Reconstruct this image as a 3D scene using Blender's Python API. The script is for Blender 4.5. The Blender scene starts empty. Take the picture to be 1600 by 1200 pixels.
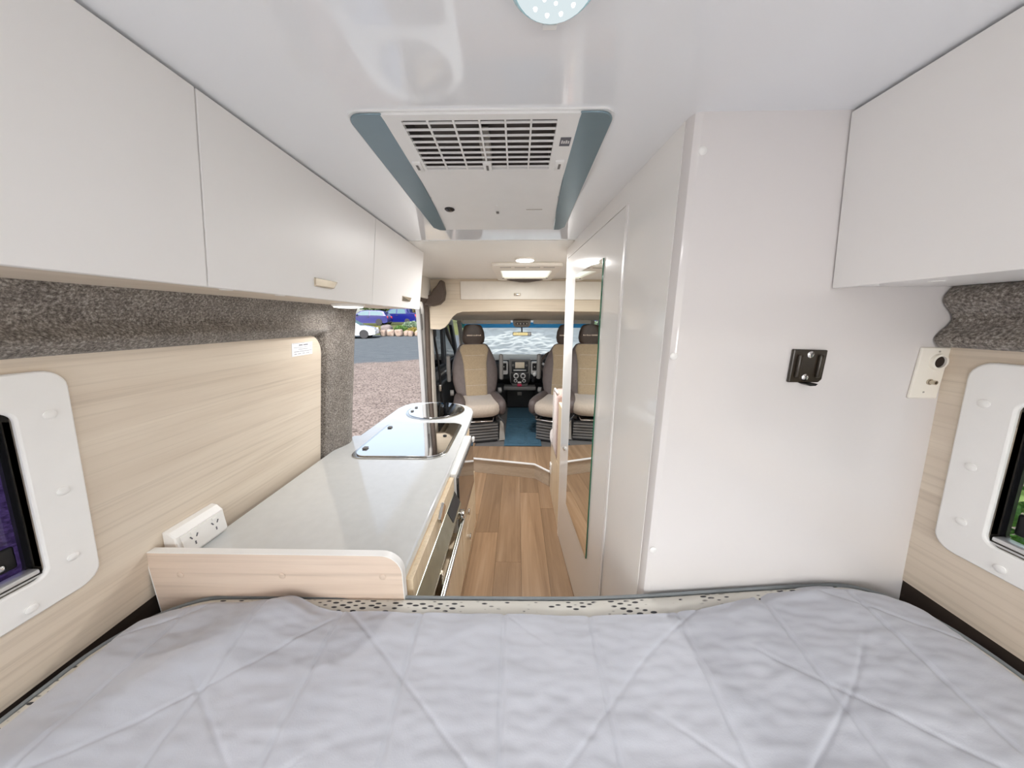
import bpy, bmesh, math, random
from mathutils import Vector, Matrix, noise as mnoise

random.seed(11)
sc = bpy.context.scene
COL = sc.collection
PI = math.pi

# ------------------------------------------------------------------ camera
FPX = 470.0
cam_d = bpy.data.cameras.new('camera')
cam_d.sensor_width = 36.0
cam_d.lens = FPX / 1600.0 * 36.0
cam_d.clip_start = 0.01
cam_d.clip_end = 400
cam = bpy.data.objects.new('camera', cam_d)
cam.location = (0, 0, 1.46)
cam.rotation_euler = (PI / 2 - math.atan(100 / FPX), 0, math.radians(0.955))
COL.objects.link(cam)
sc.camera = cam

# ------------------------------------------------------------------ world, sun, exposure
sc.view_settings.view_transform = 'Standard'
sc.view_settings.look = 'None'
sc.view_settings.gamma = 1.0
sc.view_settings.use_curve_mapping = False
sc.view_settings.exposure = 0.62
sc.cycles.max_bounces = 10
sc.cycles.diffuse_bounces = 7
SUN_EL, SUN_AZ = math.radians(56), math.radians(1)     # sun stands behind the van
w = bpy.data.worlds.new('sky')
sc.world = w
w.use_nodes = True
wn = w.node_tree
wn.nodes.clear()
wo = wn.nodes.new('ShaderNodeOutputWorld')
bg = wn.nodes.new('ShaderNodeBackground')
sky = wn.nodes.new('ShaderNodeTexSky')
sky.sky_type = 'NISHITA'
sky.sun_disc = False
sky.sun_elevation = math.radians(40)
sky.sun_rotation = math.radians(190)
sky.air_density = 1.0
sky.dust_density = 3.0
sky.ozone_density = 1.0
hsv = wn.nodes.new('ShaderNodeHueSaturation')
hsv.inputs['Saturation'].default_value = 0.55
wn.links.new(sky.outputs[0], hsv.inputs['Color'])
wn.links.new(hsv.outputs[0], bg.inputs[0])
bg.inputs[1].default_value = 0.27
wn.links.new(bg.outputs[0], wo.inputs[0])

sd = bpy.data.lights.new('sun', 'SUN')
sd.energy = 3.6
sd.angle = math.radians(1.0)
sd.color = (1.0, 0.97, 0.94)
sun = bpy.data.objects.new('sun', sd)
# light travels along (sx, sy, sz)
_d = Vector((-math.sin(SUN_AZ) * math.cos(SUN_EL), math.cos(SUN_AZ) * math.cos(SUN_EL), -math.sin(SUN_EL)))
sun.rotation_euler = _d.to_track_quat('-Z', 'Y').to_euler()
sun.location = (0, -20, 15)
COL.objects.link(sun)

# ------------------------------------------------------------------ helpers: objects
ORG = {}


def tag(o, label=None, cat=None, group=None, kind=None):
    if label: o['label'] = label
    if cat: o['category'] = cat
    if group: o['group'] = group
    if kind: o['kind'] = kind
    return o


def thing(name, loc, label=None, cat=None, group=None, kind=None):
    o = bpy.data.objects.new(name, None)
    o.empty_display_size = 0.05
    o.location = loc
    COL.objects.link(o)
    ORG[o.name] = Vector(loc)
    return tag(o, label, cat, group, kind)


def rrect(x0, x1, y0, y1, r, n=5):
    """rounded rectangle, counter-clockwise, 4*(n+1) points; r may be 4 radii (bl, br, tr, tl)"""
    if not isinstance(r, (tuple, list)): r = (r,) * 4
    out = []
    for (cx, cy, a0, q) in ((x0 + r[0], y0 + r[0], PI, r[0]), (x1 - r[1], y0 + r[1], 1.5 * PI, r[1]),
                            (x1 - r[2], y1 - r[2], 0, r[2]), (x0 + r[3], y1 - r[3], 0.5 * PI, r[3])):
        for i in range(n + 1):
            a = a0 + 0.5 * PI * i / n
            out.append((cx + q * math.cos(a), cy + q * math.sin(a)))
    return out


class MB:
    def __init__(s):
        s.v = []; s.f = []

    def add(s, vs, fs):
        b = len(s.v)
        s.v += [Vector(p) for p in vs]
        s.f += [tuple(i + b for i in q) for q in fs]
        return s

    def box(s, x0, x1, y0, y1, z0, z1):
        vs = [(x, y, z) for x in (x0, x1) for y in (y0, y1) for z in (z0, z1)]
        return s.add(vs, [(0, 1, 3, 2), (4, 6, 7, 5), (0, 4, 5, 1), (2, 3, 7, 6), (0, 2, 6, 4), (1, 5, 7, 3)])

    def rbox(s, x0, x1, y0, y1, z0, z1, r=0.02, seg=3):
        bm = bmesh.new()
        bmesh.ops.create_cube(bm, size=1)
        for v in bm.verts:
            v.co = Vector(((x0 + x1) / 2 + v.co.x * (x1 - x0), (y0 + y1) / 2 + v.co.y * (y1 - y0), (z0 + z1) / 2 + v.co.z * (z1 - z0)))
        r = min(r, abs(x1 - x0) * .49, abs(y1 - y0) * .49, abs(z1 - z0) * .49)
        bmesh.ops.bevel(bm, geom=list(bm.edges), offset=r, segments=seg, profile=0.5, affect='EDGES', clamp_overlap=True)
        bm.verts.ensure_lookup_table()
        for i, v in enumerate(bm.verts): v.index = i
        s.add([v.co.copy() for v in bm.verts], [tuple(v.index for v in f.verts) for f in bm.faces])
        bm.free()
        return s

    @staticmethod
    def _p3(axis, p, a):
        if axis == 'x': return (a, p[0], p[1])
        if axis == 'y': return (p[0], a, p[1])
        return (p[0], p[1], a)

    def prism(s, poly, axis, a0, a1):
        n = len(poly)
        vs = [s._p3(axis, p, a0) for p in poly] + [s._p3(axis, p, a1) for p in poly]
        fs = [tuple(range(n)), tuple(range(n, 2 * n))[::-1]] + [(i, (i + 1) % n, n + (i + 1) % n, n + i) for i in range(n)]
        return s.add(vs, fs)

    def frame(s, outer, inner, axis, a0, a1):
        n = len(outer)
        vs = [s._p3(axis, p, a) for a in (a0, a1) for ring in (outer, inner) for p in ring]
        O0, I0, O1, I1 = 0, n, 2 * n, 3 * n
        fs = []
        for i in range(n):
            j = (i + 1) % n
            fs += [(O0 + i, O0 + j, I0 + j, I0 + i), (O1 + i, I1 + i, I1 + j, O1 + j), (O0 + i, O1 + i, O1 + j, O0 + j), (I0 + i, I0 + j, I1 + j, I1 + i)]
        return s.add(vs, fs)

    def loft(s, rings, caps=True, closed=False):
        n = len(rings[0]); m = len(rings)
        vs = [p for r in rings for p in r]
        fs = []
        for k in range(m - 1 + (1 if closed else 0)):
            a, b = k * n, ((k + 1) % m) * n
            fs += [(a + i, a + (i + 1) % n, b + (i + 1) % n, b + i) for i in range(n)]
        if caps and not closed:
            fs += [tuple(range(n))[::-1], tuple(range((m - 1) * n, m * n))]
        return s.add(vs, fs)

    def tube(s, path, r, n=8, closed=False):
        pts = [Vector(p) for p in path]; rings = []
        m = len(pts); up = None
        for i, p in enumerate(pts):
            a = pts[i - 1] if (i > 0 or closed) else p
            b = pts[(i + 1) % m] if (i < m - 1 or closed) else p
            t = (b - a).normalized()
            if up is None:
                up = t.cross(Vector((0.3, 0.2, 1))).normalized() if abs(t.z) < .9 else t.cross(Vector((1, 0.2, 0))).normalized()
            up = (up - t * up.dot(t)).normalized()
            q = t.cross(up)
            rr = r[i] if isinstance(r, (list, tuple)) else r
            rings.append([p + up * rr * math.cos(2 * PI * k / n) + q * rr * math.sin(2 * PI * k / n) for k in range(n)])
        return s.loft(rings, True, closed)

    def cyl(s, p0, p1, r, n=16, r1=None):
        return s.tube([p0, p1], [r, r if r1 is None else r1], n)

    def lathe(s, prof, c, axis='z', n=24):
        rings = []
        for (r, h) in prof:
            ring = []
            for k in range(n):
                a = 2 * PI * k / n
                u, v = r * math.cos(a), r * math.sin(a)
                ring.append({'z': (c[0] + u, c[1] + v, c[2] + h), 'x': (c[0] + h, c[1] + u, c[2] + v), 'y': (c[0] + u, c[1] + h, c[2] + v)}[axis])
            rings.append(ring)
        return s.loft(rings)

    def ell(s, c, r, nu=14, nv=9):
        prof = [(max(1e-4, math.sin(PI * k / nv)), -math.cos(PI * k / nv)) for k in range(nv + 1)]
        rings = [[(c[0] + r[0] * q * math.cos(2 * PI * i / nu), c[1] + r[1] * q * math.sin(2 * PI * i / nu), c[2] + r[2] * h) for i in range(nu)] for q, h in prof]
        return s.loft(rings)

    def grid(s, fn, nu, nv, thick=None):
        vs = [fn(i / nu, j / nv) for j in range(nv + 1) for i in range(nu + 1)]
        W = nu + 1
        fs = [(j * W + i, j * W + i + 1, (j + 1) * W + i + 1, (j + 1) * W + i) for j in range(nv) for i in range(nu)]
        if thick is not None:
            t = Vector(thick); N = len(vs)
            vs2 = [Vector(p) + t for p in vs]
            fs2 = [tuple(i + N for i in q)[::-1] for q in fs]
            edge = [i for i in range(nu)]
            side = []
            for i in range(nu):
                a, b = i, i + 1; side.append((b, a, a + N, b + N))
                a, b = nv * W + i, nv * W + i + 1; side.append((a, b, b + N, a + N))
            for j in range(nv):
                a, b = j * W, (j + 1) * W; side.append((a, b, b + N, a + N))
                a, b = j * W + nu, (j + 1) * W + nu; side.append((b, a, a + N, b + N))
            return s.add(list(vs) + vs2, fs + fs2 + side)
        return s.add(vs, fs)

    def map(s, fn, start=0):
        for i in range(start, len(s.v)): s.v[i] = Vector(fn(*s.v[i]))
        return s

    def build(s, name, mat, parent=None, smooth=30, bevel=0, label=None, cat=None, group=None, kind=None, recalc=True, seg=2):
        if parent is not None:
            off = ORG[parent.name]
        else:
            lo = [min(p[i] for p in s.v) for i in range(3)]; hi = [max(p[i] for p in s.v) for i in range(3)]
            off = Vector(((lo[0] + hi[0]) / 2, (lo[1] + hi[1]) / 2, lo[2]))
        me = bpy.data.meshes.new(name)
        me.from_pydata([tuple(p - off) for p in s.v], [], s.f)
        if recalc:
            bm = bmesh.new(); bm.from_mesh(me)
            bmesh.ops.recalc_face_normals(bm, faces=bm.faces)
            bm.to_mesh(me); bm.free()
        me.materials.append(M[mat] if isinstance(mat, str) else mat)
        if smooth:
            for p in me.polygons: p.use_smooth = True
            me.set_sharp_from_angle(angle=math.radians(smooth))
        me.update()
        o = bpy.data.objects.new(name, me)
        COL.objects.link(o)
        if parent is not None:
            o.parent = parent
            ORG[o.name] = off
        else:
            o.location = off
            ORG[o.name] = off
        if bevel:
            b = o.modifiers.new('bevel', 'BEVEL'); b.width = bevel; b.segments = seg; b.limit_method = 'ANGLE'; b.angle_limit = math.radians(40)
        return tag(o, label, cat, group, kind)


def copy_tree(o, parent=None, loc=None):
    c = o.copy(); COL.objects.link(c); c.parent = parent
    for ch in list(o.children): copy_tree(ch, c)
    if loc is not None: c.location = loc
    ORG[c.name] = ORG.get(o.name, Vector((0, 0, 0)))
    return c


# ------------------------------------------------------------------ helpers: materials
M = {}


class NT:
    def __init__(s, name):
        s.m = bpy.data.materials.new(name); s.m.use_nodes = True
        s.t = s.m.node_tree; s.t.nodes.clear()
        s.out = s.t.nodes.new('ShaderNodeOutputMaterial')
        M[name] = s.m

    def n(s, kind, **kw):
        q = s.t.nodes.new('ShaderNode' + kind)
        for k, v in kw.items():
            if k in q.inputs.keys() if isinstance(k, str) else False:
                q.inputs[k].default_value = v
            else:
                setattr(q, k, v)
        return q

    def l(s, a, b): s.t.links.new(a, b)

    def pos(s, scale=(1, 1, 1), obj=False, rand=False, rot=(0, 0, 0)):
        mp = s.n('Mapping'); mp.inputs['Scale'].default_value = scale; mp.inputs['Rotation'].default_value = rot
        if obj:
            tc = s.n('TexCoord'); src = tc.outputs['Object']
        else:
            g = s.n('NewGeometry'); src = g.outputs['Position']
        if rand:
            oi = s.n('ObjectInfo'); mul = s.n('Math', operation='MULTIPLY'); mul.inputs[1].default_value = 37.0
            s.l(oi.outputs['Random'], mul.inputs[0])
            ad = s.n('VectorMath', operation='ADD'); s.l(src, ad.inputs[0]); s.l(mul.outputs[0], ad.inputs[1]); src = ad.outputs[0]
        s.l(src, mp.inputs['Vector'])
        return mp.outputs[0]

    def noise(s, vec, scale, detail=3, rough=.55, dist=0.0):
        q = s.n('TexNoise'); q.inputs['Scale'].default_value = scale; q.inputs['Detail'].default_value = detail
        q.inputs['Roughness'].default_value = rough; q.inputs['Distortion'].default_value = dist
        if vec is not None: s.l(vec, q.inputs['Vector'])
        return q.outputs['Fac']

    def ramp(s, fac, stops):
        r = s.n('ValToRGB')
        e = r.color_ramp.elements
        while len(e) < len(stops): e.new(0.5)
        for i, (p, c) in enumerate(stops):
            e[i].position = p; e[i].color = tuple(c) + (1,) if len(c) == 3 else c
        s.l(fac, r.inputs[0])
        return r.outputs[0]

    def mix(s, a, b, fac=.5, mode='MIX'):
        q = s.n('Mix'); q.data_type = 'RGBA'; q.blend_type = mode
        for val, idx in ((fac, 0), (a, 6), (b, 7)):
            if hasattr(val, 'type') and hasattr(val, 'links'): s.l(val, q.inputs[idx])
            elif idx == 0: q.inputs[0].default_value = val
            else: q.inputs[idx].default_value = tuple(val) + (1,)
        return q.outputs[2]

    def bump(s, h, strength=.2, dist=.01):
        b = s.n('Bump'); b.inputs['Strength'].default_value = strength; b.inputs['Distance'].default_value = dist
        s.l(h, b.inputs['Height']); return b.outputs[0]

    def bsdf(s, col, rough=.5, metal=0., spec=.5, normal=None, coat=0., trans=0., ior=1.5, sheen=0.):
        p = s.n('BsdfPrincipled')
        if hasattr(col, 'links'): s.l(col, p.inputs['Base Color'])
        else: p.inputs['Base Color'].default_value = tuple(col) + (1,)
        if hasattr(rough, 'links'): s.l(rough, p.inputs['Roughness'])
        else: p.inputs['Roughness'].default_value = rough
        p.inputs['Metallic'].default_value = metal
        p.inputs['Specular IOR Level'].default_value = spec
        p.inputs['Coat Weight'].default_value = coat
        p.inputs['Coat Roughness'].default_value = .05
        p.inputs['Sheen Weight'].default_value = sheen
        p.inputs['Transmission Weight'].default_value = trans
        p.inputs['IOR'].default_value = ior
        if normal is not None: s.l(normal, p.inputs['Normal'])
        s.l(p.outputs[0], s.out.inputs[0])
        return p


def plain(name, col, rough=.5, metal=0., spec=.5, coat=0., var=.04, scale=14., bump=0., sheen=0.):
    t = NT(name)
    f = t.noise(t.pos(), scale, 4)
    lo = tuple(max(0, c * (1 - var)) for c in col); hi = tuple(min(1, c * (1 + var)) for c in col)
    c = t.ramp(f, [(.3, lo), (.7, hi)])
    nm = t.bump(t.noise(t.pos(), scale * 12, 3), bump, .004) if bump else None
    t.bsdf(c, rough, metal, spec, nm, coat, sheen=sheen)
    return t.m


def wood(name, c1, c2, c3, axis, rough=.45, rand=False, fine=90., coat=0.):
    t = NT(name)
    sc1 = {'x': (.7, 9, 9), 'y': (9, .7, 9), 'z': (9, 9, .7)}[axis]
    sc2 = {'x': (1.2, fine, fine), 'y': (fine, 1.2, fine), 'z': (fine, fine, 1.2)}[axis]
    a = t.noise(t.pos(sc1, rand=rand), 1.6, 5, .6, .6)
    b = t.noise(t.pos(sc2, rand=rand), 1.0, 4, .65, .2)
    ca = t.ramp(a, [(.25, c1), (.55, c2), (.8, c3)])
    cb = t.ramp(b, [(.3, (.80, .78, .76)), (.5, (1, 1, 1)), (.8, (1.0, 1.0, 1.0))])
    c = t.mix(ca, cb, .75, 'MULTIPLY')
    if rand:
        oi = t.n('ObjectInfo')
        tone = t.ramp(oi.outputs['Random'], [(0, (.80, .78, .77)), (1, (1.12, 1.08, 1.04))])
        c = t.mix(c, tone, 1.0, 'MULTIPLY')
    nm = t.bump(b, .05, .002)
    t.bsdf(c, rough, 0, .4, nm, coat)
    return t.m


def clear_glass(name, tint, ior=1.5, rough=0.0, gloss=1.0):
    t = NT(name)
    fr = t.n('Fresnel'); fr.inputs['IOR'].default_value = ior
    tr = t.n('BsdfTransparent'); tr.inputs[0].default_value = tuple(tint) + (1,)
    gl = t.n('BsdfGlossy'); gl.inputs['Roughness'].default_value = rough; gl.inputs[0].default_value = (gloss, gloss, gloss, 1)
    mx = t.n('MixShader')
    t.l(fr.outputs[0], mx.inputs[0]); t.l(tr.outputs[0], mx.inputs[1]); t.l(gl.outputs[0], mx.inputs[2])
    t.l(mx.outputs[0], t.out.inputs[0])
    return t.m


def emit(name, col, strength):
    t = NT(name)
    e = t.n('Emission'); e.inputs[0].default_value = tuple(col) + (1,); e.inputs[1].default_value = strength
    t.l(e.outputs[0], t.out.inputs[0]); return t.m


plain('white_laminate', (.87, .855, .84), .38, spec=.35, var=.015, scale=3)
plain('white_gloss', (.88, .87, .85), .10, spec=.4, coat=.0, var=.01, scale=3)
plain('panel_white', (.72, .69, .68), .13, spec=.5, var=.012, scale=3)
plain('ceiling_gloss', (.84, .86, .89), .07, spec=.6, coat=.6, var=.01, scale=2)
plain('ceiling_satin', (.86, .845, .80), .35, var=.015, scale=3)
plain('worktop', (.63, .65, .655), .10, spec=.55, coat=.3, var=.025, scale=30)
plain('white_plastic', (.87, .86, .84), .35, var=.015)
plain('cream_plastic', (.87, .83, .75), .4, var=.02)
plain('beige_liner', (.80, .70, .55), .8, var=.05, scale=40, bump=.1)
plain('ac_white', (.80, .80, .79), .35, var=.015)
plain('ac_wing', (.20, .28, .32), .28, metal=.35, var=.03)
plain('dark_plastic', (.030, .032, .036), .45, var=.1, bump=.1)
plain('grey_plastic', (.16, .155, .15), .5, var=.06)
plain('mid_grey', (.40, .375, .34), .5, var=.06)
plain('black', (.008, .008, .009), .4, var=.1)
plain('black_gloss', (.012, .012, .014), .08, var=.1)
plain('rubber_brown', (.10, .075, .06), .6, var=.1)
plain('bracket_black', (.03, .022, .014), .28, spec=.6, var=.2)
plain('chrome', (.82, .81, .80), .10, metal=1, var=.02)
plain('steel', (.60, .60, .58), .22, metal=1, var=.05, scale=30)
plain('steel_green', (.42, .43, .37), .25, metal=.85, var=.08, scale=30)
plain('steel_mirror', (.80, .81, .82), .035, metal=1, var=.01)
plain('brass', (.56, .50, .41), .25, metal=.9, var=.05)
plain('silver_plastic', (.66, .66, .66), .3, metal=.4, var=.03)
plain('red_plastic', (.62, .03, .10), .35, var=.05)
plain('seat_cream', (.33, .255, .165), .85, var=.10, scale=60, bump=.25, sheen=.3)
plain('seat_front', (.46, .39, .32), .85, var=.08, scale=60, bump=.25, sheen=.3)
plain('seat_dark', (.105, .083, .078), .55, var=.12, scale=25, bump=.12)
plain('leather_brown', (.050, .034, .026), .5, var=.15, scale=25, bump=.1)
plain('embroidery', (.66, .56, .46), .7, var=.1)
plain('velour_pink', (.45, .31, .27), .9, var=.14, scale=50, bump=.3, sheen=.5)
plain('velour_pale', (.62, .55, .52), .9, var=.08, scale=50, bump=.3, sheen=.5)
plain('mat_blue', (.055, .13, .19), .6, var=.12, scale=20, bump=.2)
plain('piping', (.22, .24, .25), .8, var=.1)
plain('dark_gap', (.030, .018, .012), .9, var=.2)
plain('car_white', (.50, .54, .56), .2, coat=.6, var=.01)
plain('car_blue', (.006, .010, .13), .25, coat=.6, var=.05)
plain('car_glass', (.07, .14, .17), .2, spec=.3, var=.1)
plain('tyre', (.03, .03, .033), .8, var=.1)
plain('red_lamp', (.6, .04, .06), .2, var=.05)
plain('bark', (.16, .11, .07), .9, var=.3, scale=20, bump=.4)
plain('paper', (.86, .87, .90), .6, var=.01)
plain('ink', (.13, .13, .15), .7, var=.1)
plain('seal_dark', (.02, .016, .012), .5, var=.1)
plain('outer_white', (.42, .43, .44), .3, coat=.3, var=.01)
plain('yellow_reflection', (.80, .72, .42), .06, metal=1, var=.03)  # yellowish reflection put into the colour of the rear-view mirror glass
emit('led', (.86, .97, 1.0), .55)
emit('led_dot', (.95, 1.0, 1.0), 3.0)
emit('led_bright', (1.0, .98, .95), 2.5)
plain('grille_dark', (.075, .065, .06), .7, var=.15)
plain('led_rim', (.45, .72, .80), .15, var=.05)
clear_glass('glass', (.93, .95, .95))
clear_glass('windscreen', (.90, .95, .96))
clear_glass('tint_band', (.03, .22, .42))
clear_glass('rear_glass', (.90, .93, .95))
clear_glass('acrylic_blue', (.28, .24, .46))
clear_glass('acrylic_clear', (.86, .90, .86))
plain('mirror', (.93, .95, .94), .004, metal=1, var=.0)
plain('mirror_edge', (.02, .16, .09), .1, coat=.5, var=.1)
plain('dark_glass', (.035, .032, .035), .035, spec=.9, coat=1.0, var=.05)
wood('wall_wood_y', (.66, .56, .45), (.74, .645, .53), (.81, .72, .60), 'y')
wood('wood_x', (.66, .52, .42), (.75, .61, .50), (.82, .69, .58), 'x')
wood('bulkhead_wood', (.64, .55, .43), (.71, .62, .49), (.77, .69, .57), 'x')
wood('door_wood', (.72, .58, .40), (.82, .68, .49), (.88, .76, .58), 'z')
wood('floor_wood', (.26, .168, .10), (.375, .252, .155), (.47, .34, .23), 'y', rough=.28, rand=True, fine=60)
wood('floor_wood_x', (.44, .35, .26), (.54, .44, .33), (.60, .50, .39), 'x', rough=.4)

# felt lining
t = NT('felt')
f1 = t.noise(t.pos(), 190, 4, .7); f2 = t.noise(t.pos(), 22, 3)
c = t.ramp(f1, [(.32, (.06, .050, .045)), (.52, (.25, .225, .20)), (.70, (.55, .52, .48))])
c = t.mix(c, t.ramp(f2, [(.3, (.75, .72, .70)), (.7, (1.1, 1.08, 1.05))]), .8, 'MULTIPLY')
t.bsdf(c, .95, 0, .1, t.bump(f1, .6, .006), sheen=.25)
# white quilted cotton
t = NT('quilt')
f1 = t.noise(t.pos(), 380, 2); f2 = t.noise(t.pos(), 9, 4)
c = t.ramp(f2, [(.3, (.455, .467, .515)), (.7, (.50, .512, .56))])
t.bsdf(c, .85, 0, .25, t.bump(f1, .12, .002), sheen=.3)
# mattress ticking: pale with small printed dashes in diagonal rows
t = NT('ticking')
v = t.n('TexVoronoi'); v.inputs['Scale'].default_value = 1.0; v.inputs['Randomness'].default_value = .35
t.l(t.pos((36, 110, 60), rot=(0, 0, .75)), v.inputs['Vector'])
dash = t.ramp(v.outputs['Distance'], [(.26, (1, 1, 1)), (.34, (0, 0, 0))])
msk = t.ramp(t.noise(t.pos((7, 7, 7)), 1.6, 2), [(.38, (0, 0, 0)), (.44, (1, 1, 1))])
fac = t.mix(dash, msk, 1.0, 'MULTIPLY')
c = t.mix((.62, .60, .55), (.05, .05, .055), fac)
t.bsdf(c, .9, 0, .2)
# crinkled silver screen
t = NT('screen_foil')
df = t.n('BsdfDiffuse'); df.inputs[0].default_value = (.84, .85, .82, 1)
tl = t.n('BsdfTranslucent'); tl.inputs[0].default_value = (.86, .85, .78, 1)
gl = t.n('BsdfGlossy'); gl.inputs[0].default_value = (.9, .92, .95, 1); gl.inputs['Roughness'].default_value = .3
m1 = t.n('MixShader'); m1.inputs[0].default_value = .75; t.l(df.outputs[0], m1.inputs[1]); t.l(tl.outputs[0], m1.inputs[2])
m2 = t.n('MixShader'); m2.inputs[0].default_value = .15; t.l(m1.outputs[0], m2.inputs[1]); t.l(gl.outputs[0], m2.inputs[2])
t.l(m2.outputs[0], t.out.inputs[0])
# pleated hatch blind lets daylight through
t = NT('blind')
df = t.n('BsdfDiffuse'); df.inputs[0].default_value = (.9, .88, .88, 1)
tl = t.n('BsdfTranslucent'); tl.inputs[0].default_value = (1, .97, .96, 1)
m1 = t.n('MixShader'); m1.inputs[0].default_value = .7; t.l(df.outputs[0], m1.inputs[1]); t.l(tl.outputs[0], m1.inputs[2])
t.l(m1.outputs[0], t.out.inputs[0])
# car park: pinkish gravel near the van, grey asphalt beyond a slanting line, dry grass on the bank
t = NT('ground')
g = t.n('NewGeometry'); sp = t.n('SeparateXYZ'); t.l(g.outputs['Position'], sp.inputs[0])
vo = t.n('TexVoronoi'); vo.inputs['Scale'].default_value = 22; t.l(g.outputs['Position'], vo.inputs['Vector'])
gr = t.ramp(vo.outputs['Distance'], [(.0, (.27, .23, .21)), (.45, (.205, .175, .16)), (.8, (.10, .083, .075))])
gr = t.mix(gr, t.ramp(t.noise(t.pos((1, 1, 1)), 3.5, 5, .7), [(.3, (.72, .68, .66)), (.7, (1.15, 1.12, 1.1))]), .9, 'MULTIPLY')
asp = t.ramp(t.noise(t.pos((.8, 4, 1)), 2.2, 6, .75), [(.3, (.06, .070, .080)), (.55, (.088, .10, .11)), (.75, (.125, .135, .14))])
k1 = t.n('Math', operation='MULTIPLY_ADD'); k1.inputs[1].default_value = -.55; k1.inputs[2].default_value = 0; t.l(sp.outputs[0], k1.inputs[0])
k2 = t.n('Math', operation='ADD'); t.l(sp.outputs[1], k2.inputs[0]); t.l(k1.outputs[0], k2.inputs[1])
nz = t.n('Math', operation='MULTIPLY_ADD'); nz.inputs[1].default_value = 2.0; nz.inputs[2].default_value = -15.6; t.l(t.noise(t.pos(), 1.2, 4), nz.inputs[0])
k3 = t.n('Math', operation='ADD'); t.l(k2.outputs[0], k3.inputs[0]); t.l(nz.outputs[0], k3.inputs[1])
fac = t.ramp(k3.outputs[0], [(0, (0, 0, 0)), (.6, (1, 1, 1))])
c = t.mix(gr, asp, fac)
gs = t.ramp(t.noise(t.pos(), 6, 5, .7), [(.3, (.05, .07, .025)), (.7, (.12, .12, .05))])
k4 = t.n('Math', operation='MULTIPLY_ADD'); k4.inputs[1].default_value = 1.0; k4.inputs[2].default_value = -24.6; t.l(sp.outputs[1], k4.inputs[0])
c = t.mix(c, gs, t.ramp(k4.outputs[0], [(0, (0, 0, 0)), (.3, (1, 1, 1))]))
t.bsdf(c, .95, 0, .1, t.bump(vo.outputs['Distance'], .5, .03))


def leaf_mat(name, a, b, cc):
    t = NT(name)
    col = t.ramp(t.noise(t.pos(), 5.5, 4, .7), [(.3, a), (.5, b), (.72, cc)])
    d = t.n('BsdfDiffuse'); t.l(col, d.inputs[0])
    tr = t.n('BsdfTranslucent'); t.l(col, tr.inputs[0])
    gl = t.n('BsdfGlossy'); gl.inputs['Roughness'].default_value = .35
    m1 = t.n('MixShader'); m1.inputs[0].default_value = .4; t.l(d.outputs[0], m1.inputs[1]); t.l(tr.outputs[0], m1.inputs[2])
    m2 = t.n('MixShader'); m2.inputs[0].default_value = .05; t.l(m1.outputs[0], m2.inputs[1]); t.l(gl.outputs[0], m2.inputs[2])
    t.l(m2.outputs[0], t.out.inputs[0])


leaf_mat('leaf_green', (.04, .10, .03), (.10, .22, .05), (.28, .40, .12))
leaf_mat('leaf_pale', (.12, .20, .13), (.24, .33, .22), (.40, .46, .32))
leaf_mat('leaf_autumn', (.16, .17, .04), (.34, .30, .07), (.50, .30, .10))
leaf_mat('leaf_dark', (.03, .06, .02), (.08, .13, .04), (.20, .22, .07))
leaf_mat('leaf_hedge', (.05, .16, .03), (.16, .34, .07), (.55, .62, .30))
t = NT('rock')
c = t.ramp(t.noise(t.pos(), 3.0, 6, .65), [(.3, (.20, .145, .12)), (.5, (.29, .225, .185)), (.72, (.36, .31, .27))])
t.bsdf(c, .9, 0, .2, t.bump(t.noise(t.pos(), 9, 5), .6, .05))
t = NT('boulder')
c = t.ramp(t.noise(t.pos(), 3.0, 6, .65), [(.3, (.11, .09, .085)), (.5, (.17, .145, .14)), (.72, (.24, .21, .205))])
t.bsdf(c, .9, 0, .2, t.bump(t.noise(t.pos(), 9, 5), .6, .05))


# ================================================================== THE SHELL
CEIL = 1.86


def WL(z): return .98 - .137 * (max(z, .70) - .794)
def WR(z): return 1.03 - .103 * (max(z, .70) - .783)
def BW(y): return .3835 - .054 * y                     # inner face of the bathroom side wall


# ---- floor of the aisle, plank by plank
floor = MB().box(-1.15, 1.15, -1.0, 4.9, -.06, -.012).build('floor', 'dark_gap', None, 0, kind='structure')
tag(floor, 'brown wood-look plank floor of the aisle between kitchen and bathroom')
PW = .16
xs = [-.45, -.29, -.13, .03, .19, .35]
ends = {0: [.3, 1.15, 2.05, 2.9], 1: [.3, 1.85, 2.9], 2: [.3, 1.586, 2.9], 3: [.3, 1.30, 2.35, 2.9], 4: [.3, 2.13, 2.9]}
for i in range(5):
    e = ends[i]
    for a, b in zip(e[:-1], e[1:]):
        MB().box(xs[i] + .0006, xs[i + 1] - .0006, a + .0006, b - .0006, -.012, 0).build('plank', 'floor_wood', floor, 0)

for k, (a, b) in enumerate(((2.28, 2.62), (2.28, 2.74), (2.28, 2.9))):      # strip beyond the kitchen end, by the open door
    MB().box(-.61 - k * PW + .0006, -.45 - k * PW - .0006, a, b + .2, -.012, 0).build('plank', 'floor_wood', floor, 0)

# ---- raised cab floor with its step
STEP = [(-1.05, 2.80), (-.41, 2.709), (.168, 2.596), (.288, 2.464), (1.05, 2.464)]
cabf = MB().prism(STEP + [(1.05, 5.0), (-1.05, 5.0)], 'z', 0.001, .140).build('floor', 'grey_plastic', None, 0, kind='structure')
tag(cabf, 'raised cab floor with pale wooden step face in front of the seats')
rp = [(x, y - .008) for x, y in STEP]
MB().prism(STEP + rp[::-1], 'z', .001, .134).build('riser', 'floor_wood_x', cabf, 0)
MB().tube([(x, y - .010, .144) for x, y in STEP], .011, 8).build('step_edge', 'white_plastic', cabf, 60)


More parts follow.
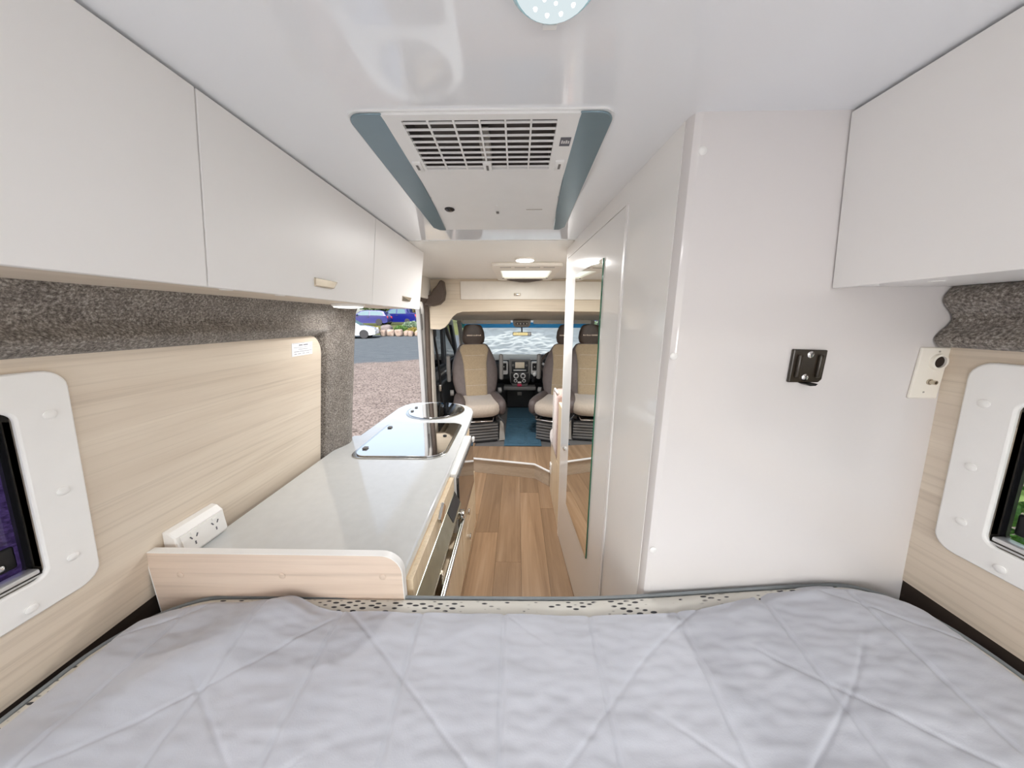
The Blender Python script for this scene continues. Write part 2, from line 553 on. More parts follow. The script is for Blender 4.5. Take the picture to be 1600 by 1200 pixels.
def step_y(x):
    for (a, b) in zip(STEP[:-1], STEP[1:]):
        if a[0] <= x <= b[0]: return a[1] + (b[1] - a[1]) * (x - a[0]) / (b[0] - a[0])
    return STEP[-1][1]


for i in range(-6, 7):
    x0, x1 = .03 + i * PW, .03 + (i + 1) * PW
    if x1 > 1.0 or x0 < -1.0: continue
    cut = 2.98 if abs(x0) < .5 else 3.3
    pts = [(x0 + .0006, step_y(x0)), (x1 - .0006, step_y(x1)), (x1 - .0006, cut), (x0 + .0006, cut)]
    kn = [p for p in STEP if x0 < p[0] < x1]
    if kn: pts.insert(1, kn[0])
    MB().prism(pts, 'z', .140, .150).build('plank', 'floor_wood', cabf, 0)

# ---- ceiling: glossy rear panel, satin front panel with the hatch hole
m = MB().box(-1.0, 1.0, -1.0, .697, CEIL, CEIL + .06).box(-1.0, 1.0, .884, 1.66, CEIL, CEIL + .06)
m.box(-1.0, -.238, .697, .884, CEIL, CEIL + .06).box(.082, 1.0, .697, .884, CEIL, CEIL + .06)
ceil = m.build('ceiling', 'ceiling_gloss', None, 0, kind='structure')
tag(ceil, 'glossy white ceiling panel above the bed and kitchen')
m = MB()
m.box(-1.0, -.14, 1.66, 3.25, CEIL - .004, CEIL + .06).box(.28, 1.0, 1.66, 3.25, CEIL - .004, CEIL + .06)
m.box(-.14, .28, 1.66, 2.45, CEIL - .004, CEIL + .06).box(-.14, .28, 2.92, 3.25, CEIL - .004, CEIL + .06)
m.build('ceiling', 'ceiling_satin', None, 0, kind='structure', label='cream satin ceiling panel around the roof hatch')


def walled(side, m):
    W = WL if side < 0 else WR
    return m.map(lambda d, y, z: (side * (W(z) + d), y, z))


def wall_with_hole(side, d0, d1, y0, y1, z0, z1, hole):
    hy0, hy1, hz0, hz1 = hole
    m = MB()
    cuts = sorted(set([z0, hz0, hz1, z1, .70]))
    for a, b in zip(cuts[:-1], cuts[1:]):
        if hz0 <= a and b <= hz1:
            m.box(d0, d1, y0, hy0, a, b); m.box(d0, d1, hy1, y1, a, b)
        else:
            m.box(d0, d1, y0, y1, a, b)
    return walled(side, m)


HL = (-.02, .500, .955, 1.30)
HR = (.02, .575, .995, 1.305)
wl = wall_with_hole(-1, .034, .08, -1.0, 1.655, -.06, 1.92, (-.05, .530, .925, 1.33)).build('wall_left', 'outer_white', None, 0, kind='structure')
tag(wl, 'left van wall with pale horizontal wood-grain lining behind the worktop')
wr = wall_with_hole(1, .034, .08, -1.0, 3.15, -.06, 1.92, (-.01, .605, .965, 1.335)).build('wall_right', 'outer_white', None, 0, kind='structure')
tag(wr, 'right van wall with pale wood-grain lining beside the bed')
# wood lining, left: rounded at its front top corner, open at the window
y1, zt, rr = 1.380, 1.395, .085
m = MB()
hy0, hy1, hz0, hz1 = HL
for (a, b, c0, d0) in ((-.95, hy0, .722, zt), (hy0, hy1, .722, hz0), (hy0, hy1, hz1, zt)):
    for q in range(4):
        za, zb = c0 + (d0 - c0) * q / 4, c0 + (d0 - c0) * (q + 1) / 4
        m.box(0, .014, a, b, za, zb)
poly = [(hy1, .722), (y1, .722), (y1, zt - rr)] + [(y1 - rr + rr * math.cos(a * PI / 16), zt - rr + rr * math.sin(a * PI / 16)) for a in range(1, 9)] + [(hy1, zt)]
m.prism(poly, 'x', 0, .014)
walled(-1, m).build('wood_lining', 'wall_wood_y', wl, 0)
m = MB()
hy0, hy1, hz0, hz1 = HR
for (a, b, c0, d0) in ((-.95, hy0, .782, 1.41), (hy1, .72, .782, 1.41), (hy0, hy1, .782, hz0), (hy0, hy1, hz1, 1.41)):
    for q in range(4):
        za, zb = c0 + (d0 - c0) * q / 4, c0 + (d0 - c0) * (q + 1) / 4
        m.box(0, .014, a, b, za, zb)
walled(1, m).build('wood_lining', 'wall_wood_y', wr, 0)
walled(1, MB().box(.002, .03, -.95, .70, .58, .70).box(.002, .03, -.95, .70, .70, .7815)).build('lower_lining', 'dark_gap', wr, 0)
walled(-1, MB().box(.002, .03, -.95, .68, .58, .70).box(.002, .03, -.95, .68, .70, .7215)).build('lower_lining', 'dark_gap', wl, 0)


# ---- grey felt lining, left (pelmet roll over the wood and the padded pillar at the sliding door)
def sm(a, b, x):
    q = min(1, max(0, (x - a) / (b - a))); return q * q * (3 - 2 * q)


def felt_pt(y, z):
    pil = sm(1.36, 1.42, y)
    roll = .012 + .020 * math.sin(PI * min(1, max(0, (z - 1.393) / .06))) ** 2 + .022 * sm(1.46, 1.53, z)
    q = min(1, max(0, (y - 1.39) / .242))
    pill = .014 + .034 * math.sin(PI * q) ** .8 - .012 * math.sin(2 * PI * q) + .006 * mnoise.noise(Vector((y * 9, z * 5, 0)))
    d = roll * (1 - pil) + pil * max(pill, roll * sm(1.40, 1.5, z))
    if y < 1.385 and z < 1.395: d = -.016
    return (-(WL(z) - d), y, z)


m = MB().grid(lambda u, v: felt_pt(-.95 + u * (1.33 + .95), 1.388 + v * (1.545 - 1.388)), 130, 20, (-.03, 0, 0))
m.grid(lambda u, v: felt_pt(1.33 + u * (1.632 - 1.33), .70 + v * (1.545 - .70)), 34, 60, (-.03, 0, 0))
tr1 = m.build('trim_1', 'felt', None, 60, kind='structure', label='grey speckled felt lining above the left wood panel and on the door pillar')
MB().tube([(-(WL(z) - .012), 1.634, z) for z in (.72, .9, 1.1, 1.3, 1.45, 1.53)], .007, 6).build('edge_strip', 'seal_dark', tr1, 60)


def felt_r(u, v):
    y = -.95 + u * (.690 + .95); z = 1.402 + v * (1.53 - 1.402)
    q = (z - 1.402) / .128
    d = .022 + .016 * math.sin(2 * PI * (q * 1.5 + .05)) * (1 - .3 * q) + .004 * mnoise.noise(Vector((y * 6, z * 12, 3)))
    return (WR(z) - d, y, z)


MB().grid(felt_r, 90, 20, (.05, 0, 0)).build('trim_2', 'felt', None, 60, kind='structure', label='brown-grey felt roll under the right overhead cabinet')

# ---- unseen rear doors behind the camera, large windows added to let light in
rear = MB()
rear.box(-1.1, 1.1, -1.0, -.95, -.06, .80).box(-1.1, 1.1, -1.0, -.95, 1.66, 1.92)
rear.box(-1.1, -.88, -1.0, -.95, .80, 1.66).box(.88, 1.1, -1.0, -.95, .80, 1.66).box(-.02, .02, -1.0, -.95, .80, 1.66)
rear = rear.build('wall_rear', 'white_plastic', None, 0, kind='structure', label='unseen rear doors of the van with two large windows added for light')
for a, b in ((-.88, -.02), (.02, .88)):
    MB().box(a, b, -.978, -.972, .80, 1.66).build('pane', 'rear_glass', rear, 0)

# ---- bathroom: rear panel facing the bed, side wall along the aisle, front wall
m = MB().box(.366, 1.06, .694, .724, .0, CEIL)
pb = m.build('wall_bathroom', 'panel_white', None, 0, kind='structure', label='white bathroom panel facing the bed with black bracket on it')
MB().prism([(BW(.70) + .0, .724), (BW(.70), .712), (BW(.70) + .006, .699), (BW(.70) + .018, .694), (.366, .694), (.366, .724)], 'z', 0, CEIL).build('corner_post', 'panel_white', pb, 40)
for (x, z) in ((.371, 1.792), (.359, 1.379), (.362, .865)):
    MB().lathe([(.008, 0), (.0085, -.001), (.007, -.0022), (.0001, -.0024)], (x, .694, z), 'y', 16).build('screw_cap', 'white_plastic', pb, 50)


def bwall(m): return m.map(lambda d, y, z: (BW(y) + d, y, z))


side = bwall(MB().box(0, .03, .724, 1.006, 0, CEIL).box(0, .03, 1.006, 1.82, 1.80, CEIL)).build('wall_bathroom_side', 'white_gloss', None, 0, kind='structure', label='glossy white bathroom side wall along the aisle')
bwall(MB().box(-.004, .01, .984, .998, .0, 1.795)).build('edge_strip', 'white_laminate', side, 0)
MB().box(.286, 1.06, 1.82, 1.85, 0, CEIL).build('wall_bathroom_front', 'white_laminate', None, 0, kind='structure', label='bathroom front wall behind the bench seat')
d1 = bwall(MB().box(0, .028, 1.010, 1.82, .012, 1.797)).build('door_1', 'white_gloss', None, 0, kind='structure', label='glossy white bathroom door carrying a tall mirror')
mir = bwall(MB().box(-.0045, -.0005, 1.185, 1.60, .395, 1.683)).build('mirror', 'mirror', d1, 0, label='tall frameless mirror')
bwall(MB().box(-.0049, -.0003, 1.182, 1.1848, .395, 1.683)).build('mirror_edge', 'mirror_edge', mir, 0)
bwall(MB().lathe([(.012, 0), (.012, -.008), (.006, -.012), (.0001, -.012)], (0, 1.70, .70), 'x', 16)).build('latch', 'steel', d1, 40)
bwall(MB().box(.004, .012, 1.0064, 1.0096, .012, 1.797)).build('door_seal', 'rubber_brown', side, 0)


# ---- windows with white screwed frames, tinted panes pushed shut in dark seals
def make_window(side, name, label, hole, out, ptint, outer_r):
    W = WL if side < 0 else WR
    hy0, hy1, hz0, hz1 = hole
    oy0, oy1, oz0, oz1 = out
    o = rrect(oy0, oy1, oz0, oz1, outer_r, 6); i = rrect(hy0, hy1, hz0, hz1, .02, 6)
    fr = walled(side, MB().frame(o, i, 'x', -.012, .0)).build(name, 'white_plastic', None, 40, bevel=.004, kind='structure', label=label)
    i2 = rrect(hy0 - .004, hy1 + .004, hz0 - .004, hz1 + .004, .02, 6)
    i3 = rrect(hy0 + .008, hy1 - .008, hz0 + .008, hz1 - .008, .02, 6)
    walled(side, MB().frame(i2, i, 'x', .0, .018)).build('reveal', 'seal_dark', fr, 40)
    walled(side, MB().frame(i2, i3, 'x', .018, .026)).build('seal', 'black_gloss', fr, 40)
    pane = walled(side, MB().prism(rrect(hy0, hy1, hz0, hz1, .02, 5), 'x', .030, .034)).build('pane', ptint, fr, 0)
    # blind cassette along the foot of the opening
    walled(side, MB().rbox(-.004, .024, hy0 + .004, hy1 - .004, hz0 + .001, hz0 + .020, .004, 2)).build('blind_rail', 'silver_plastic', fr, 40)
    walled(side, MB().box(-.0052, .0, hy0 + .004, hy1 - .004, hz0 + .008, hz0 + .0105)).build('blind_rail_slot', 'seal_dark', fr, 0)
    cy = (oy1 + hy1) / 2 + .004
    for (y, z) in ((cy, oz1 - .085), (cy - .002, (oz0 + oz1) / 2 - .005), (cy - .006, oz0 + .085), (hy1 - .03, oz0 + .022), (hy1 - .22, oz0 + .022), (hy1 - .1, oz1 - .03)):
        b = MB().lathe([(.0085, 0), (.009, -.0025), (.006, -.0045), (.0001, -.0046)], (-.012, y, z), 'x', 14)
        walled(side, b).build('screw_cap', 'white_plastic', fr, 50)
    # stay lock on the pane: black block with two bolts
    by = hy1 - .034
    bl = walled(side, MB().rbox(.020, .0295, by - .03, by + .02, hz0 + .032, hz0 + .080, .008, 3)).build('window_lock', 'black', fr, 50)
    for (y, z) in ((by - .006, hz0 + .068), (by - .002, hz0 + .046)):
        walled(side, MB().lathe([(.006, 0), (.006, -.004), (.003, -.006), (.0001, -.006)], (.020, y, z), 'x', 12)).build('bolt', 'chrome', bl, 50)
    return fr


make_window(-1, 'window_1', 'white framed window with dark blue tinted pane in the left wall', HL, (-.09, .572, .883, 1.367), 'acrylic_blue', .035)
make_window(1, 'window_2', 'white framed window looking onto green leaves in the right wall', HR, (-.05, .648, .935, 1.376), 'acrylic_clear', .035)

# ---- sliding door opening, pillar and header
hd = MB().box(-1.0, -.86, 1.655, 3.25, 1.66, CEIL + .06).build('trim_3', 'cream_plastic', None, 0, bevel=.01, kind='structure', label='cream header above the open sliding door')
pil = MB().rbox(-1.02, -.90, 3.12, 3.27, -.06, 1.72, .02, 3).build('trim_4', 'cream_plastic', None, 40, kind='structure', label='cream door pillar between the sliding door and the cab')
sealp = [(-.945, 3.115, .16), (-.935, 3.115, .6), (-.925, 3.112, 1.1), (-.915, 3.105, 1.45), (-.91, 3.09, 1.56), (-.905, 3.05, 1.62), (-.90, 2.98, 1.652), (-.90, 2.5, 1.655), (-.90, 1.7, 1.655)]
MB().tube(sealp, .026, 8).build('door_seal', 'rubber_brown', pil, 60)
sl = MB().prism([(3.02, -.3), (3.09, -.3), (3.095, .9), (3.09, 1.45), (3.075, 1.56), (3.03, 1.63), (3.0, 1.63), (3.03, 1.5), (3.035, .9)], 'x', -1.000, -.958).build('sliding_door_edge', 'outer_white', None, 30, bevel=.006, kind='structure', label='white painted front edge of the sliding door opening')
MB().rbox(-.959, -.950, 3.045, 3.075, 1.36, 1.52, .005, 2).build('latch_plate', 'grey_plastic', sl, 40)
m = MB().prism([(-.90, 1.60), (-.83, 1.595), (-.76, 1.61), (-.715, 1.65), (-.70, 1.72), (-.71, 1.83), (-.74, 1.835), (-.77, 1.79), (-.81, 1.75), (-.84, 1.70), (-.90, 1.69)], 'y', 3.0, 3.095)
m.build('trim_5', 'rubber_brown', None, 40, bevel=.012, kind='structure', label='brown padded fabric block at the top of the door pillar')
MB().box(-1.06, 1.1, 2.9, 5.0, -.12, -.061).build('floor', 'dark_gap', None, 0, kind='structure', label='dark underbody under the cab')

# ================================================================== BED
bed = thing('bed_base', (0, -.1, 0), 'dark bed base under the mattress, hidden between the side walls', 'bed base')
MB().box(-.97, 1.02, -.93, .640, .30, .60).build('platform', 'dark_gap', bed, 0)
MB().box(-.97, .345, .60, .640, 0.0, .30).build('front_board', 'wood_x', bed, 0)


def bed_z(x, y):
    return .738 + .046 * sm(.15, .95, x) * sm(-.3, .5, y) + .006 * mnoise.noise(Vector((x * 2.2, y * 2.2, 1)))


def bed_outline(n=10, inset=0.0):
    pts = rrect(-.962 + inset, .998 - inset, -.93 + inset, .660 - inset, (.04, .04, .16, .17), n)
    out = []
    for (x, y) in pts:
        # front edge waves gently
        if y > .43:
            k = sm(.43, .64, y)
            y += k * (.004 * math.sin(x * 7.0) + .024 * sm(.1, .7, x) - .001 * 0)
        out.append((x, y))
    return out


def dense(pts, step=.03):
    out = []
    n = len(pts)
    for i in range(n):
        a, b = Vector(pts[i]), Vector(pts[(i + 1) % n])
        k = max(1, int((b - a).length / step))
        for q in range(k): out.append(tuple(a + (b - a) * q / k))
    return out


base_out = dense(bed_outline())
cen = (.02, -.12)


def shrink(pts, d):
    out = []
    n = len(pts)
    for i, p in enumerate(pts):
        a, b = Vector(pts[i - 1]), Vector(pts[(i + 1) % n])
        t = (b - a).normalized(); nrm = Vector((-t.y, t.x))
        out.append((p[0] + nrm.x * d, p[1] + nrm.y * d))
    return out


mat_t = thing('mattress', (0, -.1, .60), 'thick mattress in pale ticking with dark dashes, on the bed base', 'mattress')
rings = []
for d, dz in ((.012, 'b'), (.0, 'l'), (.0, -.030), (.004, -.012), (.014, -.004), (.035, -.003), (.10, -.022), (.16, -.05)):
    rg = []
    for (x, y) in shrink(base_out, d):
        z = {'b': .60, 'l': .615}.get(dz) if isinstance(dz, str) else bed_z(x, y) + dz - .002
        rg.append((x, y, z))
    rings.append(rg)
MB().loft(rings).build('ticking_cover', 'ticking', mat_t, 60)
MB().tube([(x, y, bed_z(x, y) - .014) for (x, y) in shrink(base_out, -.002)], .0055, 6, True).build('piping', 'piping', mat_t, 60)

# quilted white protector: real stitched channels in the mesh
prot_poly = (-.975, 1.03, -.94)


def front_edge(x):
    # far hem of the protector: pulled forward at both ends, short of the mattress edge in the middle
    mid = sm(-.62, -.45, x) * (1 - sm(.45, .75, x))
    e = .650 - .036 * mid + .026 * sm(.3, .8, x)
    # rounded corners
    for cx, s, R in ((-.962, -1, .17), (.998, 1, .16)):
        q = (cx - x) * s
        if q < R: e -= R - math.sqrt(max(0, R * R - (R - max(0, q)) ** 2))
    return e


def stitch(x, y):
    """height of the quilting: deep narrow seams, puffy between"""
    h = 0
    # long seams running to the front, slightly fanned
    sx = (x + .03 * math.sin(y * 3.1 + x * 2)) / .205
    d = abs(sx - round(sx)) * .205
    h -= .0048 * math.exp(-(d / .0042) ** 2)
    # zig-zag diagonals
    for s in (1, -1):
        q = (x * .72 * s + y + .012 * math.sin(x * 9 + y * 4)) / .30
        dd = abs(q - round(q)) * .30
        gate = sm(.1, .3, mnoise.noise(Vector((x * 1.7 + 5 * s, y * 1.7, 2.2))) + .28)
        h -= .0026 * gate * math.exp(-(dd / .0042) ** 2)
    h += .0045 * mnoise.noise(Vector((x * 11, y * 11, .5))) + .0035 * mnoise.noise(Vector((x * 5, y * 26, 4))) + .0020 * mnoise.noise(Vector((x * 30, y * 60, 9)))
    return h


def prot(u, v):
    x = -.978 + u * (1.018 + .978)
    y1_ = front_edge(max(-.9615, min(.9975, x)))
    y = -.94 + v / .22 * 1.14 if v < .22 else .20 + (v - .22) / .78 * (y1_ - .20)
    z = bed_z(x, y) + .010 + stitch(x, y)
    # a soft ridge of slack cloth near the left front corner and a fall to the sides
    r = (x + .62) * .80 - (y - .60) * .60
    along = sm(-.1, .5, y)
    z += .020 * along * math.exp(-(r / .06) ** 2) * (1 - sm(-.5, -.3, x))
    ex = min(x + .978, 1.018 - x)
    z -= .045 * (1 - sm(0, .07, ex)) 
    ey = y1_ - y
    z -= .020 * (1 - sm(0, .03, ey)) * (1 - .75 * sm(-.62, -.45, x) * (1 - sm(.45, .75, x)))
    z = max(z, .62)
    xx = max(-.968, min(1.004, x))
    return (xx, y, z)


MB().grid(prot, 480, 270, (0, 0, -.004)).build('mattress_protector', 'quilt', None, 80, label='white quilted mattress protector spread over the whole bed', cat='bedding', recalc=False)

# ================================================================== OVERHEAD CABINETS
def cab_left(y0, y1, label, handle=None):
    t = thing('overhead_cabinet', (-.75, (y0 + y1) / 2, 1.525), label, 'cabinet', 'overhead cabinets on the left wall')
    xt, xb, zb = -.559, -.606, 1.524
    back = lambda z: -(WL(z) - .020)
    MB().prism([(xt - .02, CEIL - .003), (xb - .02, zb + .004), (-.862, zb + .004), (-.845, CEIL - .003)], 'y', y0 + .001, y1 - .001).build('body', 'wall_wood_y', t, 0)
    k = (xt - xb) / (CEIL - zb)
    d = MB().prism([(xt, CEIL - .006), (xb, zb), (xb - .018, zb), (xt - .018, CEIL - .006)], 'y', y0 + .0014, y1 - .0014).build('door', 'white_laminate', t, 0, bevel=.0012)
    if handle:
        yc, hw = handle
        zc = 1.570
        f = lambda z: xb + k * (z - zb)
        # angled metal cup pull: parallelogram plate wedge standing off the door
        m = MB()
        top, bot = zc + .014, zc - .014
        P = lambda y, z, o: (f(z) + o, y, z)
        vs = [P(yc - hw, top, .0), P(yc + hw + .012, top - .001, .0), P(yc + hw - .012, bot, .0), P(yc - hw, bot + .001, .0),
              P(yc - hw + .004, top - .003, .004), P(yc + hw + .002, top - .004, .014), P(yc + hw - .016, bot + .003, .014), P(yc - hw + .004, bot + .004, .004)]
        m.add(vs, [(0, 1, 2, 3), (4, 5, 6, 7), (0, 1, 5, 4), (1, 2, 6, 5), (2, 3, 7, 6), (3, 0, 4, 7)])
        m.build('handle', 'brass', d, 0, bevel=.0015)
    for yy in (y0 + .10, y0 + .26):
        MB().lathe([(.012, 0), (.012, -.0015), (.0001, -.002)], (xb - .06, yy, zb + .004), 'z', 14).build('screw_cap', 'white_plastic', t, 50)
    return t


cab_left(-.10, .607, 'white overhead cabinet door without handle, nearest on the left')
cab_left(.607, 1.289, 'white overhead cabinet with large metal pull, middle of the left row', (.968, .048))
cab_left(1.289, 1.913, 'white overhead cabinet with metal pull, farthest of the left row', (1.665, .052))
cab_left(-.80, -.10, 'white overhead cabinet on the left wall behind the nearest door')

t = thing('overhead_cabinet', (.82, .30, 1.527), 'white overhead cabinet on the right wall above the felt roll', 'cabinet')
MB().prism([(.667, CEIL - .003), (.701, 1.531), (.940, 1.531), (.912, CEIL - .003)], 'y', -.80, .692).build('body', 'white_laminate', t, 0)
MB().prism([(.647, CEIL - .006), (.681, 1.527), (.699, 1.527), (.665, CEIL - .006)], 'y', -.18, .691).build('door', 'white_laminate', t, 0, bevel=.0012)
MB().prism([(.647, CEIL - .006), (.681, 1.527), (.699, 1.527), (.665, CEIL - .006)], 'y', -.80, -.183).build('door', 'white_laminate', t, 0, bevel=.0012)
for (x, y) in ((.735, .665), (.78, .60)):
    MB().lathe([(.010, 0), (.010, -.0015), (.0001, -.002)], (x, y, 1.531), 'z', 14).build('screw_cap', 'white_plastic', t, 50)

# ================================================================== KITCHEN
CT = .794
# worktop: rounded far end, glossy white
wt = []
out = [(-.955, .682), (-.304, .682), (-.304, 1.25), (-.308, 1.6), (-.318, 2.02), (-.325, 2.14), (-.345, 2.22), (-.39, 2.29), (-.46, 2.345), (-.56, 2.385), (-.64, 2.395), (-.72, 2.395),
       (-.80, 2.385), (-.86, 2.355), (-.895, 2.30), (-.915, 2.22), (-.925, 1.66), (-.962, 1.655)]
MB().prism(out, 'z', CT - .034, CT).build('worktop', 'worktop', None, 30, bevel=.006, seg=3, label='long glossy white kitchen worktop with rounded far end', cat='worktop')

kc = thing('kitchen_cabinet', (-.62, 1.05, 0), 'pale wood kitchen cabinet with drawer and end panel under the near worktop', 'cabinet')
FX = -.288
MB().box(-.80, FX - .018, .684, 1.258, .05, CT - .036).box(-.80, FX - .018, 1.258, 1.395, .05, .452).box(-.80, FX - .032, 1.258, 1.395, .452, CT - .036).box(-.80, -.34, .69, 1.39, .0, .05).build('body', 'door_wood', kc, 0)
ep = MB().prism(rrect(-.978, -.300, .55, .862, (.002, .002, .055, .002), 8), 'y', .664, .682).build('end_panel', 'wood_x', kc, 0)
o_ = rrect(-.978, -.2985, .549, .8632, (.002, .002, .056, .002), 8); i_ = rrect(-.976, -.3005, .551, .8615, (.002, .002, .055, .002), 8)
MB().frame(o_, i_, 'y', .6635, .6825).build('edge_band', 'white_plastic', ep, 30)
for (x, z) in ((-.895, .795), (-.62, .797), (-.352, .798)):
    MB().lathe([(.0085, 0), (.009, -.0012), (.007, -.0025), (.0001, -.0026)], (x, .664, z), 'y', 14).build('screw_cap', 'wood_x', ep, 50)
dr = MB().box(FX - .0178, FX, .700, 1.255, .685, CT - .040).build('drawer', 'door_wood', kc, 0, bevel=.001)
# triangular chrome push pull on the drawer
m = MB().prism([(.965, .748), (1.03, .776), (1.05, .748), (1.01, .722), (.975, .725)], 'x', FX, FX + .012)
m.build('handle', 'chrome', dr, 0, bevel=.003)
MB().box(FX - .018, FX, .700, 1.391, .06, .452).build('door', 'door_wood', kc, 0, bevel=.001)

# stainless oven front let in under the drawer
ov = thing('oven', (-.32, 1.05, .51), 'stainless steel oven front with dark slot and long bar handle under the worktop', 'oven')
MB().prism([(FX - .018, .684), (FX + .001, .684), (FX + .030, .622), (FX + .030, .612), (FX - .018, .606)], 'y', .702, 1.256).build('fascia', 'steel_green', ov, 0, bevel=.0015)
MB().box(FX - .10, FX - .0185, .71, 1.25, .457, .606).build('cavity', 'black', ov, 0)
dv = MB().prism([(FX + .002, .456), (FX + .026, .456), (FX + .046, .560), (FX + .036, .562)], 'y', .702, 1.256).build('door_top', 'steel_green', ov, 0, bevel=.0015)
MB().cyl((FX + .046, .702, .560), (FX + .046, 1.25, .560), .006, 12).build('handle', 'steel', dv, 60)
MB().box(FX - .012, FX + .034, .865, .885, .52, .61).build('stay', 'brass', ov, 0, bevel=.002)
MB().rbox(FX, FX + .050, 1.210, 1.250, .566, .598, .008, 2).build('hinge', 'chrome', ov, 40)
MB().add([(FX + .0035, 1.10, .6805), (FX + .0035, 1.25, .6805), (FX + .026, 1.25, .6325), (FX + .026, 1.10, .6325)], [(0, 1, 2, 3)]).map(lambda x, y, z: (x + .0006, y, z + .0004)).build('control_strip', 'dark_plastic', ov, 0)

kb = thing('kitchen_cabinet', (-.62, 1.65, 0), 'pale wood kitchen cabinet with two round push knobs beside the step', 'cabinet')
MB().box(-.93, FX - .018, 1.397, 1.90, .05, .452).box(-.93, FX - .03, 1.397, 1.90, .452, CT - .036).box(-.93, -.34, 1.397, 1.89, 0, .05).box(-.90, -.40, 1.90, 2.27, .0, CT - .036).build('body', 'door_wood', kb, 0)
dd = MB().box(FX - .018, FX, 1.399, 1.885, .26, .450).build('drawer', 'door_wood', kb, 0, bevel=.001)
MB().lathe([(.015, 0), (.015, .010), (.019, .016), (.017, .021), (.0001, .022)], (FX, 1.53, .385), 'x', 20).build('knob', 'chrome', dd, 40)
dd = MB().box(FX - .018, FX, 1.399, 1.885, .06, .257).build('drawer', 'door_wood', kb, 0, bevel=.001)
MB().lathe([(.015, 0), (.015, .010), (.019, .016), (.017, .021), (.0001, .022)], (FX, 1.55, .205), 'x', 20).build('knob', 'chrome', dd, 40)

fr = thing('fridge', (-.29, 1.5, .455), 'small fridge front with white frame and dark glossy door', 'fridge')
MB().box(-.3165, -.280, 1.262, 1.735, .455, .766).build('frame', 'white_plastic', fr, 0, bevel=.003)
MB().box(-.2798, -.268, 1.270, 1.728, .46, .745).build('door', 'dark_glass', fr, 0, bevel=.002)
MB().rbox(-.272, -.258, 1.700, 1.732, .735, .764, .004, 2).build('catch', 'white_plastic', fr, 40)

# hob under a bright lid
hob = thing('hob', (-.595, 1.61, CT), 'rectangular hob with mirror-bright lid on the worktop', 'hob')
MB().prism(rrect(-.835, -.352, 1.352, 1.868, (.07, .09, .05, .06), 7), 'z', CT + .0003, CT + .005).build('rim', 'steel', hob, 40, bevel=.0015)
MB().prism(rrect(-.815, -.366, 1.366, 1.856, (.06, .08, .045, .05), 7), 'z', CT + .006, CT + .011).build('lid', 'steel_mirror', hob, 40, bevel=.001)
for y in (1.45, 1.76):
    MB().rbox(-.80, -.775, y - .014, y + .014, CT + .0112, CT + .019, .004, 2).build('hinge', 'grey_plastic', hob, 40)
MB().lathe([(.011, 0), (.011, .004), (.007, .006), (.0001, .006)], (-.415, 1.63, CT + .0112), 'z', 14).build('lid_knob', 'black', hob, 40)
snk = thing('sink', (-.605, 2.15, CT), 'round sink under a mirror-bright circular lid at the worktop end', 'sink')
MB().lathe([(.212, .0003), (.212, .004), (.205, .006), (.0001, .006)], (-.605, 2.15, CT), 'z', 48).build('rim', 'steel', snk, 40)
MB().lathe([(.192, .0065), (.195, .009), (.193, .012), (.0001, .012)], (-.605, 2.15, CT), 'z', 48).build('lid', 'steel_mirror', snk, 40)
for y in (2.10, 2.19):
    MB().rbox(-.775, -.755, y - .012, y + .012, CT + .0122, CT + .020, .004, 2).build('hinge', 'grey_plastic', snk, 40)

# double power outlet on the worktop
po = thing('power_outlet', (-.96, .76, CT), 'white double power outlet box on the worktop beside the wall', 'socket')
MB().prism([(-.974, CT + .001), (-.940, CT + .001), (-.930, CT + .012), (-.934, CT + .080), (-.948, CT + .096), (-.966, CT + .100)], 'y', .700, .838).build('housing', 'white_plastic', po, 30, bevel=.003)
pp = MB().add([(-.9302, .712, CT + .016), (-.9302, .832, CT + .016), (-.9335, .832, CT + .077), (-.9335, .712, CT + .077), (-.9272, .712, CT + .016), (-.9272, .832, CT + .016), (-.9305, .832, CT + .077), (-.9305, .712, CT + .077)],
              [(0, 1, 2, 3), (4, 5, 6, 7), (0, 1, 5, 4), (1, 2, 6, 5), (2, 3, 7, 6), (3, 0, 4, 7)]).build('faceplate', 'white_plastic', po, 0)
for yc in (.742, .803):
    for (dy, dz, rot) in ((-.008, .012, .5), (.008, .012, -.5), (0, -.008, 0)):
        z = CT + .044 + dz; x = -.9272 - .054 * (z - CT - .016)
        c, s_ = math.cos(rot), math.sin(rot)
        q = [(-.0016, -.005), (.0016, -.005), (.0016, .005), (-.0016, .005)]
        MB().prism([(yc + dy + a * c - b * s_, z + a * s_ + b * c) for a, b in q], 'x', x - .0005, x + .0008).build('slot', 'ink', pp, 0)
    MB().rbox(-.931, -.9275, yc - .007, yc + .007, CT + .066, CT + .074, .001, 2).build('switch', 'white_plastic', pp, 0)

# ================================================================== CEILING FITTINGS
ac = thing('air_conditioner', (-.076, 1.01, 1.82), 'white ceiling air conditioner with grille and blue-grey side wings', 'air conditioner')


def acz(m, lift=0):     # the face hangs slightly lower towards the front
    return m.map(lambda x, y, z: (x, y, z - .030 * max(0, (y - .69)) / .65))


X0, X1, Y0, Y1 = -.340, .190, .680, 1.345
ZF = 1.8625
acz(MB().frame(rrect(X0 - .003, X1 + .003, Y0 - .003, Y1 + .003, .03, 7), rrect(-.238, .082, .697, .884, .002, 7), 'z', ZF - .006, ZF + .001)).build('surround', 'ac_white', ac, 30)
